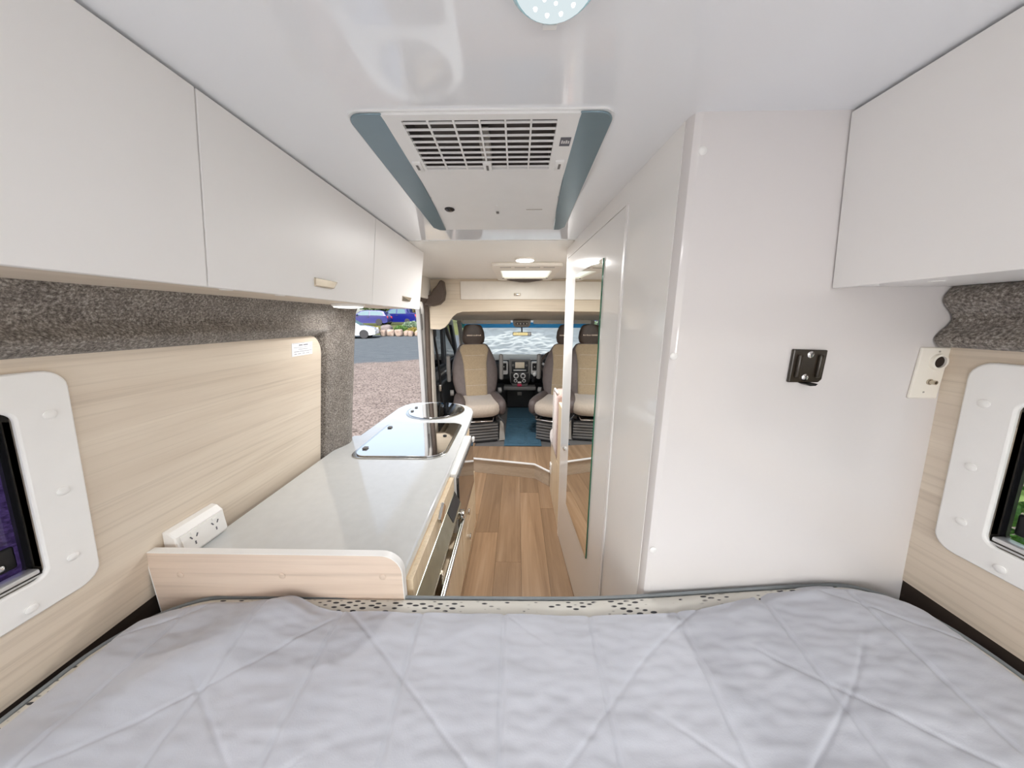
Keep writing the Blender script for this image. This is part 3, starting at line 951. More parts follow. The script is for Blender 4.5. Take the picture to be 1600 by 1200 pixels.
# wings
for s in (-1, 1):
    cx = (X0 + X1) / 2
    xo, xi = (X0, X0 + .066) if s < 0 else (X1, X1 - .062)
    pts = []
    R = .030
    for k in range(8):
        a = k / 7 * PI / 2
        pts.append((xo - s * (R - R * math.sin(a)) if True else 0, Y0 + R - R * math.cos(a)))
    pts = [(xi - s * .006, Y0)] + pts + [(xo, Y1 - .03), (xo - s * .02, Y1), (xi + s * .020, Y1), (xi + s * .006, Y1 - .2), (xi - s * .006, Y0 + .2)]
    acz(MB().prism(pts, 'z', ZF - .010, ZF - .0062)).build('side_wing', 'ac_wing', ac, 30, bevel=.002)
# centre panel with the grille opening
gx0, gx1, gy0, gy1 = -.236, .080, .699, .882
px0, px1 = X0 + .070, X1 - .066
m = MB().box(px0, px1, Y0 + .002, gy0, ZF - .010, ZF + .004).box(px0, gx0, gy0, gy1, ZF - .010, ZF + .004).box(gx1, px1, gy0, gy1, ZF - .010, ZF + .004)
m.box(px0, px1, gy1, 1.05, ZF - .010, ZF + .004).box(px0 - .004, px1 + .004, 1.05, 1.325, ZF - .010, ZF + .004)
acz(m).build('panel', 'ac_white', ac, 0)
acz(MB().box(gx0, gx1, gy0, gy1, CEIL + .035, CEIL + .04).box(gx0, gx0 + .002, gy0, gy1, CEIL, CEIL + .035).box(gx1 - .002, gx1, gy0, gy1, CEIL, CEIL + .035).box(gx0, gx1, gy1 - .002, gy1, CEIL, CEIL + .035)).build('filter', 'grille_dark', ac, 0)
for i in range(9):
    y = gy0 + (gy1 - gy0) * (i + .5) / 9
    acz(MB().box(gx0, gx1, y - .0017, y + .0017, ZF - .0095, ZF - .0065)).build('grille_bar', 'ac_white', ac, 0)
for i in range(1, 6):
    x = gx0 + (gx1 - gx0) * i / 6
    acz(MB().box(x - .0020, x + .0020, gy0, gy1, ZF - .0098, ZF - .0060)).build('grille_bar', 'ac_white', ac, 0)
acz(MB().box(-.088, -.066, gy0 + .08, gy1 - .003, ZF - .003, ZF + .026)).build('filter_rib', 'mid_grey', ac, 0)
for (x, y) in ((-.254, .868), (.105, .868), (-.077, .872)):
    l = acz(MB().rbox(x - .011, x + .011, y - .026, y + .016, ZF - .014, ZF - .008, .002, 2)).build('catch', 'ac_white', ac, 40)
    acz(MB().box(x - .003, x + .003, y - .016, y + .006, ZF - .0146, ZF - .0138)).build('catch_slot', 'grey_plastic', l, 0)
lg = acz(MB().box(.094, .117, .755, .785, ZF - .0108, ZF - .0098)).build('badge', 'ink', ac, 0, label='small dark badge with pale lettering')
for k in range(4):
    acz(MB().box(.097 + k * .0048, .1003 + k * .0048, .764 + .002 * (k % 2), .775, ZF - .0113, ZF - .0107)).build('badge_letter', 'silver_plastic', lg, 0)
acz(MB().lathe([(.017, 0), (.017, -.003), (.012, -.006), (.0001, -.007)], (-.233, 1.13, ZF - .0098), 'z', 20)).build('sensor_eye', 'black_gloss', ac, 40)
acz(MB().rbox(-.073, -.065, 1.10, 1.155, ZF - .0125, ZF - .0098, .001, 2)).build('slider_track', 'ac_white', ac, 0)
acz(MB().rbox(-.074, -.064, 1.145, 1.158, ZF - .017, ZF - .0128, .002, 2)).build('slider', 'grey_plastic', ac, 0)
acz(MB().box(.03, .085, 1.135, 1.140, ZF - .0106, ZF - .0098)).build('panel_groove', 'mid_grey', ac, 0)
acz(MB().box(-.235, -.085, 1.327, 1.334, ZF - .004, ZF + .003)).build('outlet_slot', 'mid_grey', ac, 0)
acz(MB().box(-.065, .075, 1.327, 1.334, ZF - .004, ZF + .003)).build('outlet_slot', 'mid_grey', ac, 0)


def puck(name, loc, r, label, watts, dots=True, size=None, rim='led_rim'):
    t = thing(name, loc, label, 'light')
    x, y, z = loc
    MB().lathe([(r + .006, -.0005), (r + .006, -.006), (r, -.012), (.0001, -.012)], loc, 'z', 32).build('rim', rim, t, 40)
    MB().lathe([(r - .002, -.0125), (r - .004, -.015), (r * .5, -.018), (.0001, -.019)], loc, 'z', 32).build('lens', 'led' if dots else 'led_bright', t, 40)
    MB().rbox(x - .010, x + .010, y + r + .004, y + r + .012, z - .010, z - .001, .002, 2).build('switch_tab', 'white_plastic', t, 40)
    if dots:
        for ring, n in ((.3, 6), (.62, 11)):
            for k in range(n):
                a = 2 * PI * k / n + ring
                MB().lathe([(.0028, 0), (.002, -.002), (.0001, -.0022)], (x + r * ring * math.cos(a), y + r * ring * math.sin(a), z - .0175 + .0006 * ring), 'z', 8).build('led_chip', 'led_dot', t, 0)
    if not watts: return t
    ld = bpy.data.lights.new(name + '_light', 'AREA'); ld.shape = 'DISK'; ld.size = size or 2 * r; ld.energy = watts; ld.color = (1, .985, .97)
    lo = bpy.data.objects.new(name + '_light', ld); COL.objects.link(lo); lo.parent = t; lo.location = (0, 0, -.024)
    ORG[lo.name] = Vector(loc)
    return t


puck('ceiling_light', (.043, .446, CEIL), .050, 'round LED ceiling light above the bed, nearest the camera', 0)
puck('ceiling_light', (.050, 2.115, CEIL - .004), .062, 'round lit ceiling lamp just behind the roof hatch', 14, False, rim='cream_plastic')
puck('ceiling_light', (.043, -.55, CEIL), .050, 'added unseen round ceiling light over the head of the bed', 1.5, False)  # unseen lamp added behind the camera for more interior light
puck('under_cabinet_light', (-.735, 1.34, 1.528), .060, 'flat round light under the left overhead cabinets', .5, False, rim='white_plastic')

# unseen globe lamps added on the rear doors as interior fill light
for s, lab in ((-1, 'added unseen globe fill lamp on the rear door, left of the bed head'), (1, 'added unseen globe fill lamp on the rear door, right of the bed head')):
    gx, gy, gz_ = s * .50, -.80, 1.30
    t = thing('fill_lamp', (gx, -.95, gz_), lab, 'light', 'added globe fill lamps')
    MB().lathe([(.045, 0), (.045, .012), (.02, .02), (.0001, .021)], (gx, -.9495, gz_ - .06), 'y', 20).build('wall_plate', 'chrome', t, 40)
    MB().tube([(gx, -.93, gz_ - .06), (gx, -.87, gz_ - .085), (gx, gy, gz_ - .085)], .008, 8).build('arm', 'chrome', t, 60)
    MB().lathe([(.03, -.004), (.034, .006), (.03, .012), (.0001, .012)], (gx, gy, gz_ - .085), 'z', 18).build('cup', 'chrome', t, 40)
    ld = bpy.data.lights.new('globe', 'POINT'); ld.energy = 6.2; ld.shadow_soft_size = .07; ld.color = (1, .985, .97)
    lo = bpy.data.objects.new('globe', ld); COL.objects.link(lo); lo.parent = t; lo.location = (0, gy + .95, 0)
    ORG[lo.name] = Vector((gx, -.95, gz_))

# roof hatch
rh = thing('roof_hatch', (.07, 2.66, 1.83), 'cream roof hatch frame with bright pleated blind and dark curved handle', 'roof hatch')
o_ = rrect(-.185, .325, 2.23, 3.05, .05, 5); i_ = rrect(-.13, .27, 2.46, 2.91, .02, 5)
MB().frame(o_, i_, 'z', CEIL - .028, CEIL - .0045).build('frame', 'cream_plastic', rh, 40, bevel=.006)
m = MB()
NP = 26
def pleat(u, v):
    q = v * NP
    return (-.132 + u * .404, 2.458 + v * .454, CEIL - .008 + (.004 if int(round(q)) % 2 else -.004))
MB().grid(pleat, 1, NP).build('blind', 'blind', rh, 0, recalc=False)
MB().prism([(-.10, CEIL - .030), (.24, CEIL - .030), (.20, CEIL - .040), (.12, CEIL - .052), (.07, CEIL - .054), (.02, CEIL - .052), (-.06, CEIL - .040)], 'y', 2.955, 2.985).build('handle', 'rubber_brown', rh, 40)
for k in range(4):
    MB().box(-.125 + k * .105, -.045 + k * .105, 2.30, 2.315, CEIL - .0288, CEIL - .0275).build('vent_slot', 'grey_plastic', rh, 0)
for x in (-.125, .265):
    MB().lathe([(.009, 0), (.009, -.005), (.0001, -.006)], (x, 2.86, CEIL - .028), 'z', 12).build('clip', 'grey_plastic', rh, 40)
MB().box(-.14, .28, 2.45, 2.92, CEIL + .05, CEIL + .056).build('dome', 'acrylic_clear', rh, 0)

# ================================================================== SMALL THINGS ON THE WALLS
tb = thing('tv_bracket', (.658, .69, 1.32), 'black metal wall bracket held by two bright screws on the bathroom panel', 'bracket')
pl = MB().prism([(.623, 1.320), (.690, 1.320), (.697, 1.327), (.697, 1.394), (.622, 1.396)], 'y', .686, .6935).build('plate', 'bracket_black', tb, 0, bevel=.002)
for x, w_ in ((.636, .005), (.682, .005)):
    MB().rbox(x - w_, x + w_, .679, .6862, 1.332, 1.384, .004, 3).build('rail', 'bracket_black', tb, 40)
for (x, z) in ((.659, 1.384), (.656, 1.332)):
    s1 = MB().lathe([(.0075, 0), (.0078, -.002), (.005, -.004), (.0001, -.0042)], (x, .686, z), 'y', 16).build('screw', 'chrome', tb, 40)
    MB().box(x - .0035, x + .0035, .6812, .6817, z - .0006, z + .0006).box(x - .0006, x + .0006, .6812, .6817, z - .0035, z + .0035).build('screw_slot', 'ink', s1, 0)
MB().prism([(.648, 1.3195), (.676, 1.3195), (.672, 1.315), (.660, 1.3145)], 'y', .672, .6935).build('release_tab', 'black', tb, 0)

sp_ = thing('socket_plate', (.945, .69, 1.283), 'cream socket plate with round hole and brass antenna jack beside the right wall', 'socket')
MB().prism([(.905, 1.283), (.968, 1.283), (.968, 1.400), (.905, 1.400)], 'y', .688, .6935).build('plate', 'cream_plastic', sp_, 0, bevel=.002)
MB().lathe([(.018, 0), (.018, -.006), (.013, -.0065), (.013, -.001), (.0001, -.001)], (.945, .688, 1.368), 'y', 22).build('twelve_volt_socket', 'cream_plastic', sp_, 40)
MB().lathe([(.0125, 0), (.0125, -.0015), (.0001, -.0016)], (.945, .6868, 1.368), 'y', 20).build('socket_hole', 'dark_gap', sp_, 40)
MB().lathe([(.0065, 0), (.0065, -.003), (.0048, -.003), (.0048, -.012), (.0028, -.012), (.0028, -.006), (.0001, -.006)], (.940, .688, 1.322), 'y', 14).build('antenna_jack', 'brass', sp_, 40)
for (x, z) in ((.944, 1.391), (.934, 1.298)):
    MB().lathe([(.002, 0), (.002, -.0008), (.0001, -.001)], (x, .688, z), 'y', 8).build('screw', 'mid_grey', sp_, 0)

nt = thing('notice', (-.915, 1.25, 1.315), 'small white printed notice stuck on the left wood panel', 'sticker')
def onwall(d, y, z): return (-(WL(z) - d), y, z)
MB().box(.0004, .0012, 1.195, 1.318, 1.314, 1.368).map(onwall).build('paper', 'paper', nt, 0)
random.seed(5)
for (z, segs, h) in ((1.3665, ((1.20, 1.312),), .0008), (1.358, ((1.235, 1.256), (1.262, 1.288)), .0042), (1.349, ((1.205, 1.314),), .0009), (1.341, ((1.232, 1.292),), .0016), (1.332, ((1.208, 1.236), (1.24, 1.312)), .0018), (1.3225, ((1.209, 1.222), (1.229, 1.247), (1.255, 1.27), (1.278, 1.296)), .0018)):
    for a, b in segs:
        y = a
        while y < b:
            wd = random.uniform(.003, .009) if h > .001 else (b - a)
            MB().box(.0013, .0016, y, min(b, y + wd), z - h / 2, z + h / 2).map(onwall).build('print_line', 'ink', nt, 0)
            y += wd + (.0016 if h > .001 else 1)

# ================================================================== CAB
# ---- bulkhead over the cab
BY = 3.108
poly = [(-.885, 1.37), (-.79, 1.365), (-.74, 1.385), (-.70, 1.425), (-.655, 1.49), (-.61, 1.525), (-.55, 1.542), (0, 1.548), (.60, 1.542), (.66, 1.525), (.705, 1.49), (.75, 1.425), (.79, 1.385), (.84, 1.365), (.93, 1.37),
        (.93, CEIL - .005), (-.885, CEIL - .005)]
bk = MB().prism(poly, 'y', BY, BY + .03).build('wall_front', 'bulkhead_wood', None, 30, kind='structure', label='pale wood bulkhead arching over the cab')
oc = thing('overcab_locker', (.02, BY, 1.655), 'white flap locker with small metal catch above the windscreen', 'locker')
dr_ = MB().rbox(-.560, .60, BY - .020, BY - .0008, 1.660, 1.832, .003, 2).build('flap', 'cream_plastic', oc, 40)
cp = MB().rbox(-.033, .033, BY - .034, BY - .0202, 1.694, 1.718, .004, 2).build('catch', 'brass', dr_, 40)
MB().rbox(-.012, .012, BY - .040, BY - .0342, 1.698, 1.714, .003, 2).build('catch_button', 'steel', cp, 40)

# ---- headliner, visors, console, mirror
m = MB().loft([[(-.90, y, z), (.95, y, z), (.95, y, z + .04), (-.90, y, z + .04)] for (y, z) in ((BY + .031, 1.548), (3.5, 1.530), (4.0, 1.490), (4.42, 1.455))])
hl = m.build('headliner', 'beige_liner', None, 30, kind='structure', label='beige cab headliner above the windscreen')
for i, (x0, x1) in enumerate(((-.78, -.09), (.23, .90))):
    v = thing('sun_visor', ((x0 + x1) / 2, 4.36, 1.40), ('cream sun visor folded up above the passenger seat', 'cream sun visor folded up above the steering wheel')[i], 'sun visor', 'sun visors')
    MB().rbox(x0, x1, 4.33, 4.355, 1.405, 1.468, .012, 3).build('board', 'cream_plastic', v, 40)
    MB().box((x0 + x1) / 2 - .14, (x0 + x1) / 2 + .06, 4.3285, 4.3298, 1.425, 1.452).build('visor_label', 'paper', v, 0)
cs = thing('overhead_console', (.065, 4.25, 1.36), 'grey overhead lamp console at the top of the windscreen', 'console')
MB().loft([[(.065 + sx * w_, y, z) for sx, y, z in ((-1, 4.22, z0), (1, 4.22, z0), (1, 4.40, z0), (-1, 4.40, z0))] for w_, z0 in ((.085, 1.362), (.115, 1.385), (.125, 1.455))]).build('housing', 'mid_grey', cs, 30, bevel=.008)
MB().rbox(-.02, .15, 4.212, 4.2195, 1.395, 1.425, .004, 2).build('lamp_lens', 'dark_plastic', cs, 40)
for k in range(4):
    MB().rbox(-.008 + k * .042, .018 + k * .042, 4.206, 4.2118, 1.402, 1.418, .002, 2).build('switch', 'silver_plastic', cs, 40)
rm = thing('rear_view_mirror', (.068, 4.28, 1.24), 'rear-view mirror with a yellowish reflection coloured into its glass hanging in the windscreen', 'mirror')
MB().rbox(-.064, .200, 4.255, 4.285, 1.243, 1.296, .018, 4).build('shell', 'silver_plastic', rm, 40)
MB().prism(rrect(-.055, .150, 1.250, 1.289, .012, 4), 'y', 4.2525, 4.2545).build('glass', 'yellow_reflection', rm, 0)
MB().prism(rrect(.156, .190, 1.252, 1.287, .008, 4), 'y', 4.2525, 4.2545).build('lever_tab', 'silver_plastic', rm, 0)
MB().tube([(.065, 4.29, 1.36), (.067, 4.30, 1.32), (.068, 4.288, 1.285)], .010, 8).build('stem', 'black', rm, 60)

# ---- windscreen with blue shade band and the crinkled cover outside
def ws(u, v, off=0.0):
    zb, zt_, yb, yt = .84, 1.425, 5.10, 4.46
    wv = .95 - .10 * v
    x = .02 + (u - .5) * 2 * wv
    bow = .16 * (1 - (2 * u - 1) ** 2)
    y = yb + (yt - yb) * v + bow + off * .75
    z = zb + (zt_ - zb) * v + off * .66
    return (x, y, z)


wsf = MB().grid(lambda u, v: ws(u, v * .86), 24, 6).build('window_3', 'windscreen', None, 60, kind='structure', label='wide cab windscreen with blue shade band', recalc=False)
MB().grid(lambda u, v: ws(u, .86 + v * .14), 24, 2).build('shade_band', 'tint_band', wsf, 60, recalc=False)


def cover(u, v):
    p = Vector(ws(.03 + .94 * u, v * 1.06 - .03, .06))
    n1 = mnoise.noise(Vector((u * 7, v * 4, 1))); n2 = mnoise.noise(Vector((u * 19 + v * 6, v * 13, 5))); n3 = abs(mnoise.noise(Vector((u * 10 - v * 7, v * 11, 8))))
    return p + Vector((0, .75, .66)) * (.02 * n1 + .009 * n2 + .030 * n3)


MB().grid(cover, 140, 60).build('windscreen_cover', 'screen_foil', None, 40, label='pale crinkled silver cover hanging outside the windscreen', cat='cover', recalc=False)
for s, lab in ((-1, 'dark roof pillar left of the windscreen'), (1, 'dark roof pillar right of the windscreen')):
    MB().tube([(.02 + s * .96, 5.10, .84), (.02 + s * .88, 4.62, 1.30), (.02 + s * .865, 4.46, 1.44)], .035, 8).build('windscreen_pillar', 'mid_grey', None, 60, kind='structure', label=lab)

# ---- cab doors with windows
def cab_door(s, name, label):
    xi, xo = s * .955, s * 1.00
    a, b = min(xi, xo), max(xi, xo)
    d = MB()
    d.box(a, b, 3.27, 4.95, .05, .86)
    d = d.build(name, 'grey_plastic', None, 0, kind='structure', label=label, bevel=.01)
    x0, x1 = s * .945, s * .985
    a, b = min(x0, x1), max(x0, x1)
    o_ = [(3.27, .86), (4.86, .86), (4.50, 1.46), (3.27, 1.50)]
    i_ = [(3.40, .90), (4.72, .90), (4.42, 1.39), (3.42, 1.42)]
    MB().frame(o_, i_, 'x', a, b).build('window_frame', 'dark_plastic', d, 0, bevel=.006)
    MB().frame([(3.90, .88), (4.02, .88), (4.00, 1.43), (3.89, 1.43)], [(3.935, .90), (3.985, .90), (3.97, 1.40), (3.925, 1.40)], 'x', a + .002, b - .002).build('window_bar', 'dark_plastic', d, 0)
    MB().prism(i_, 'x', s * .968, s * .972).build('pane', 'glass', d, 0)
    MB().box(min(s * .955, s * .85), max(s * .955, s * .85), 3.35, 4.4, .70, .76).build('armrest', 'dark_plastic', d, 0, bevel=.02)
    MB().tube([(s * .94, 3.62, .80), (s * .90, 3.64, .83), (s * .90, 3.80, .83), (s * .94, 3.82, .80)], .012, 8).build('door_pull', 'silver_plastic', d, 60)
    MB().box(min(s * 1.0, s * .95), max(s * 1.0, s * .95), 3.27, 5.0, 1.47, 1.92).build('roof_rail', 'beige_liner', d, 0)
    return d


cab_door(-1, 'door_2', 'left cab door with dark framed window beside the passenger seat')
cab_door(1, 'door_3', 'right cab door with dark framed window beside the driver seat')
MB().box(-1.05, 1.05, 3.2, 4.6, 1.60, 1.66).build('ceiling', 'outer_white', None, 0, kind='structure', label='cab roof skin above the headliner')
# seat belt on the left pillar
sb = thing('seat_belt', (-.90, 3.31, .25), 'black seat belt with reel hanging on the pillar beside the passenger seat', 'seat belt')
MB().tube([(-.905, 3.30, 1.30), (-.885, 3.33, 1.05), (-.875, 3.36, .80), (-.87, 3.36, .40)], .014, 6).build('webbing', 'black', sb, 60)
MB().rbox(-.93, -.88, 3.28, 3.33, 1.28, 1.36, .012, 3).build('anchor', 'dark_plastic', sb, 40)
MB().rbox(-.90, -.86, 3.33, 3.39, .66, .74, .01, 3).build('tongue', 'chrome', sb, 40)

# ---- dashboard
db = thing('dashboard', (.02, 4.6, .15), 'dark van dashboard with radio, round dials, vents and steering wheel', 'dashboard')
prof = [(5.02, .868), (4.60, .895), (4.38, .885), (4.30, .84), (4.29, .72), (4.33, .62), (4.42, .56), (4.62, .50), (4.72, .20), (4.72, .152), (5.02, .152)]
MB().prism(prof, 'x', -.94, .94).build('body', 'dark_plastic', db, 30, bevel=.012)
MB().prism([(5.02, .900), (4.62, .912), (4.40, .900), (4.36, .888), (4.6, .896), (5.02, .870)], 'x', -.92, .92).build('dash_top', 'mid_grey', db, 30)
MB().loft([[(x, 4.245 - .03 * (z > .6), z) for x in (.04 - w_, .04 + w_)] + [(x, 4.34, z) for x in (.04 + w_, .04 - w_)] for w_, z in ((.10, .525), (.135, .58), (.150, .70), (.160, .88), (.150, .915))]).build('centre_stack', 'grey_plastic', db, 30, bevel=.01)
MB().rbox(-.075, .155, 4.200, 4.2148, .735, .895, .008, 2).build('radio', 'dark_plastic', db, 40)
MB().rbox(-.025, .105, 4.1975, 4.1998, .795, .880, .004, 2).build('radio_screen', 'beige_liner', db, 40)
MB().rbox(-.050, .130, 4.1965, 4.1995, .757, .772, .002, 2).build('radio_trim', 'silver_plastic', db, 40)
for x in (-.055, .135):
    MB().lathe([(.017, 0), (.015, -.012), (.0001, -.013)], (x, 4.1998, .835), 'y', 14).build('radio_knob', 'grey_plastic', db, 40)
cl = MB().rbox(-.085, .165, 4.196, 4.2148, .575, .725, .03, 4).build('climate_panel', 'black', db, 40)
for (x, z, r) in ((-.012, .685, .038), (.086, .685, .038), (-.020, .615, .026), (.100, .615, .026)):
    k_ = MB().lathe([(r, 0), (r, -.006), (r * .82, -.008), (r * .82, -.004), (.0001, -.004)], (x, 4.196, z), 'y', 20).build('dial_ring', 'silver_plastic', cl, 40)
    MB().lathe([(r * .6, -.004), (r * .5, -.022), (.0001, -.023)], (x, 4.196, z), 'y', 14).build('dial', 'dark_plastic', k_, 40)
MB().rbox(.010, .062, 4.185, 4.1958, .580, .604, .006, 2).build('centre_button', 'white_plastic', db, 40)
MB().rbox(.005, .070, 4.176, 4.214, .535, .570, .008, 2).build('hazard_button', 'red_plastic', db, 40, label='red button')
for x0 in (-.235, .20):
    v_ = MB().frame(rrect(x0, x0 + .105, .70, .882, .018, 4), rrect(x0 + .018, x0 + .087, .755, .862, .01, 4), 'y', 4.215, 4.30).build('air_vent', 'silver_plastic', db, 40, bevel=.004)
    MB().box(x0 + .016, x0 + .089, 4.262, 4.268, .753, .864).build('vent_core', 'black', v_, 0)
    for k in range(4):
        MB().box(x0 + .018, x0 + .087, 4.232, 4.252, .772 + k * .024, .776 + k * .024).build('vent_slat', 'dark_plastic', v_, 0)
    MB().lathe([(.008, 0), (.006, -.01), (.0001, -.011)], (x0 + .05, 4.232, .81), 'y', 10).build('vent_tab', 'white_plastic', v_, 40)
MB().rbox(-.19, .27, 4.19, 4.36, .475, .528, .012, 2).build('lower_tray', 'grey_plastic', db, 40)
MB().box(-.15, .25, 4.42, 4.60, .152, .47).build('lower_console', 'black', db, 0, bevel=.01)
MB().rbox(.010, .075, 4.408, 4.4198, .345, .400, .006, 2).build('power_socket', 'mid_grey', db, 40)
gl_ = MB().tube([(.235, 4.26, .60), (.240, 4.20, .66), (.245, 4.17, .70)], [.026, .016, .012], 10).build('gear_lever', 'dark_plastic', db, 60)
MB().ell((.247, 4.16, .715), (.026, .026, .032)).build('gear_knob', 'white_plastic', gl_, 60)
# steering wheel
sw = []
C0 = Vector((.53, 3.98, .88)); nv_ = Vector((0, -.80, .60)).normalized(); e1 = Vector((1, 0, 0)); e2 = nv_.cross(e1).normalized()
wh = MB().tube([C0 + e1 * .205 * math.cos(2 * PI * k / 36) + e2 * .205 * math.sin(2 * PI * k / 36) for k in range(36)], .017, 8, True).build('steering_wheel', 'leather_brown', db, 60)
MB().lathe([(.075, -.02), (.085, .0), (.07, .02), (.0001, .025)], (0, 0, 0), 'z', 24).map(lambda x, y, z: tuple(C0 + e1 * x + e2 * y + nv_ * (z - .01))).build('hub', 'dark_plastic', wh, 40)
for a in (PI, 0, -PI / 2):
    MB().tube([C0 + e1 * .07 * math.cos(a) + e2 * .07 * math.sin(a), C0 + e1 * .20 * math.cos(a) + e2 * .20 * math.sin(a)], .018, 8).build('spoke', 'silver_plastic', wh, 60)
MB().tube([C0 - nv_ * .02, C0 - nv_ * .40], .035, 10).build('steering_column', 'dark_plastic', db, 60)
MB().tube([C0 - nv_ * .06, C0 - nv_ * .06 + Vector((-.16, .02, .03)), C0 - nv_ * .06 + Vector((-.20, .0, .05))], [.010, .012, .014], 8).build('stalk', 'white_plastic', db, 60)
ic = MB().loft([[(.33, y, z), (.74, y, z), (.74, y + .1, z), (.33, y + .1, z)] for y, z in ((4.28, .86), (4.26, .93), (4.30, .975))]).build('instrument_hood', 'dark_plastic', db, 30, bevel=.02)

# blue rubber mat between the seats
mt = thing('floor_mat', (.06, 3.5, .151), 'blue-grey rubber floor mat lying between the two cab seats', 'mat')
MB().rbox(-.135, .265, 2.985, 4.40, .151, .160, .004, 2).build('sheet', 'mat_blue', mt, 40)
m = MB().frame(rrect(-.105, .085, 3.03, 3.36, .02, 3), rrect(-.097, .077, 3.038, 3.352, .018, 3), 'z', .1602, .165).build('raised_border', 'mat_blue', mt, 0)
MB().frame(rrect(.105, .24, 3.03, 3.36, .02, 3), rrect(.113, .232, 3.038, 3.352, .018, 3), 'z', .1602, .165).build('raised_border', 'mat_blue', mt, 0)
for k in range(7):
    MB().box(-.12, .25, 3.44 + k * .07, 3.452 + k * .07, .1602, .165).build('rib', 'mat_blue', mt, 0)


# ---- swivelled cab seats (local: faces -y, origin on the cab floor)
def sect(w_, d0, d1, z, n=20, p=3.2, cx=0.):
    """superellipse ring, half width w_, from front d0 to back d1"""
    cy, hd_ = (d0 + d1) / 2, abs(d1 - d0) / 2
    out = []
    for k in range(n):
        a = 2 * PI * k / n
        c, s = math.cos(a), math.sin(a)
        out.append((cx + w_ * math.copysign(abs(c) ** (2 / p), c), cy + hd_ * math.copysign(abs(s) ** (2 / p), s), z))
    return out


def make_seat():
    t = thing('cab_seat', (0, 0, 0))
    # cushion: pale middle with a rounded nose, dark bolsters
    MB().loft([[(x, y, z) for (x, y, z) in sect(w_, -.30 + a, .24, zz, 24, 4)] for w_, a, zz in ((.17, .06, .300), (.20, .015, .325), (.208, .0, .37), (.205, .004, .415), (.195, .03, .437), (.17, .07, .444))]).build('seat_cushion', 'seat_front', t, 60)
    for s in (-1, 1):
        MB().loft([sect(w_, -.255 + a, .25, zz, 20, 3.0, s * .215) for w_, a, zz in ((.045, .05, .30), (.062, .01, .335), (.066, .0, .40), (.056, .01, .445), (.035, .04, .468))]).build('cushion_bolster', 'seat_dark', t, 60)
    # backrest
    lean = lambda z: .16 + .17 * (z - .43) / .6
    bw = [(.43, .215), (.50, .245), (.60, .268), (.72, .275), (.82, .258), (.92, .220), (.98, .190), (1.015, .165), (1.03, .13)]
    MB().loft([sect(w_, lean(z) + .015, lean(z) + .13, z, 28, 3.0) for z, w_ in bw]).build('backrest', 'seat_dark', t, 60)
    cw = [(.44, .125), (.55, .130), (.68, .135), (.80, .138), (.90, .155), (.96, .172), (1.0, .160), (1.024, .13)]
    pad = MB().loft([sect(w_, lean(z) - .012 + .012 * (z > .99), lean(z) + .07, z, 24, 4.5) for z, w_ in cw]).build('backrest_pad', 'seat_cream', t, 60)
    for z in (.56, .74, .90):
        MB().box(-.12, .12, lean(z) - .0145, lean(z) - .011, z - .002, z + .002).build('seam', 'seat_front', pad, 0)
    # headrest
    hr = [(1.030, .105), (1.045, .126), (1.10, .138), (1.17, .130), (1.225, .110), (1.25, .088), (1.258, .05)]
    h = MB().loft([sect(w_, lean(1.05) + .004 - .01 * (1.08 < z < 1.2), lean(1.05) + .10, z, 24, 3.0) for z, w_ in hr]).build('headrest', 'leather_brown', t, 60)
    random.seed(3)
    x = -.082
    yy = lean(1.05) - .0085
    while x < .082:                                   # cream stitched lettering, too small to read in the photo
        w_ = random.uniform(.010, .015); zz = 1.132
        MB().box(x, x + w_ * .38, yy - .002, yy + .003, zz - .007, zz + .007).box(x, x + w_, yy - .002, yy + .003, zz + (.003 if random.random() < .5 else -.007), zz + (.007 if random.random() < .6 else -.001)).build('embroidery', 'embroidery', h, 0)
        x += w_ + .0035
    for s in (-1, 1):
        MB().cyl((s * .05, lean(1.05) + .05, .99), (s * .05, lean(1.05) + .05, 1.06), .007, 8).build('headrest_post', 'chrome', t, 60)
        MB().rbox(s * .312 - .024, s * .312 + .024, lean(.6) + .02, lean(.6) + .085, .60, .91, .02, 3).build('armrest', 'grey_plastic', t, 40)
        MB().lathe([(.035, -.02), (.035, .02), (.0001, .021)], (s * .285, lean(.5) + .06, .47), 'x', 16).build('recliner', 'grey_plastic', t, 40)
        MB().box(s * .16 - .016, s * .16 + .016, -.24, .24, .262, .300).build('slide_rail', 'black', t, 0)
    MB().rbox(-.21, .21, -.22, .22, .285, .315, .008, 2).build('seat_pan', 'black', t, 40)
    MB().tube([(-.16, -.235, .285), (-.15, -.275, .270), (.10, -.285, .268), (.12, -.235, .285)], .007, 8).build('slide_handle', 'chrome', t, 60)
    MB().tube([(.17, -.22, .30), (.215, -.255, .25), (.245, -.26, .20)], .009, 8).build('lever', 'dark_plastic', t, 60)
    MB().lathe([(.18, .225), (.18, .255), (.10, .262), (.0001, .262)], (0, 0, 0), 'z', 24).build('swivel_plate', 'black', t, 40)
    # ribbed plinth
    b = MB().box(-.17, .17, -.19, .19, .0, .225).build('plinth', 'dark_plastic', t, 0, bevel=.006)
    for k in range(6):
        MB().rbox(-.176, .176, -.200, -.1905, .022 + k * .033, .044 + k * .033, .004, 2).build('plinth_rib', 'grey_plastic', b, 40)
    MB().prism([(.185, .0), (.265, .0), (.255, .012), (.235, .225), (.200, .225), (.190, .012)], 'y', -.19, -.17).build('bracket', 'mid_grey', t, 0, bevel=.003)
    return t


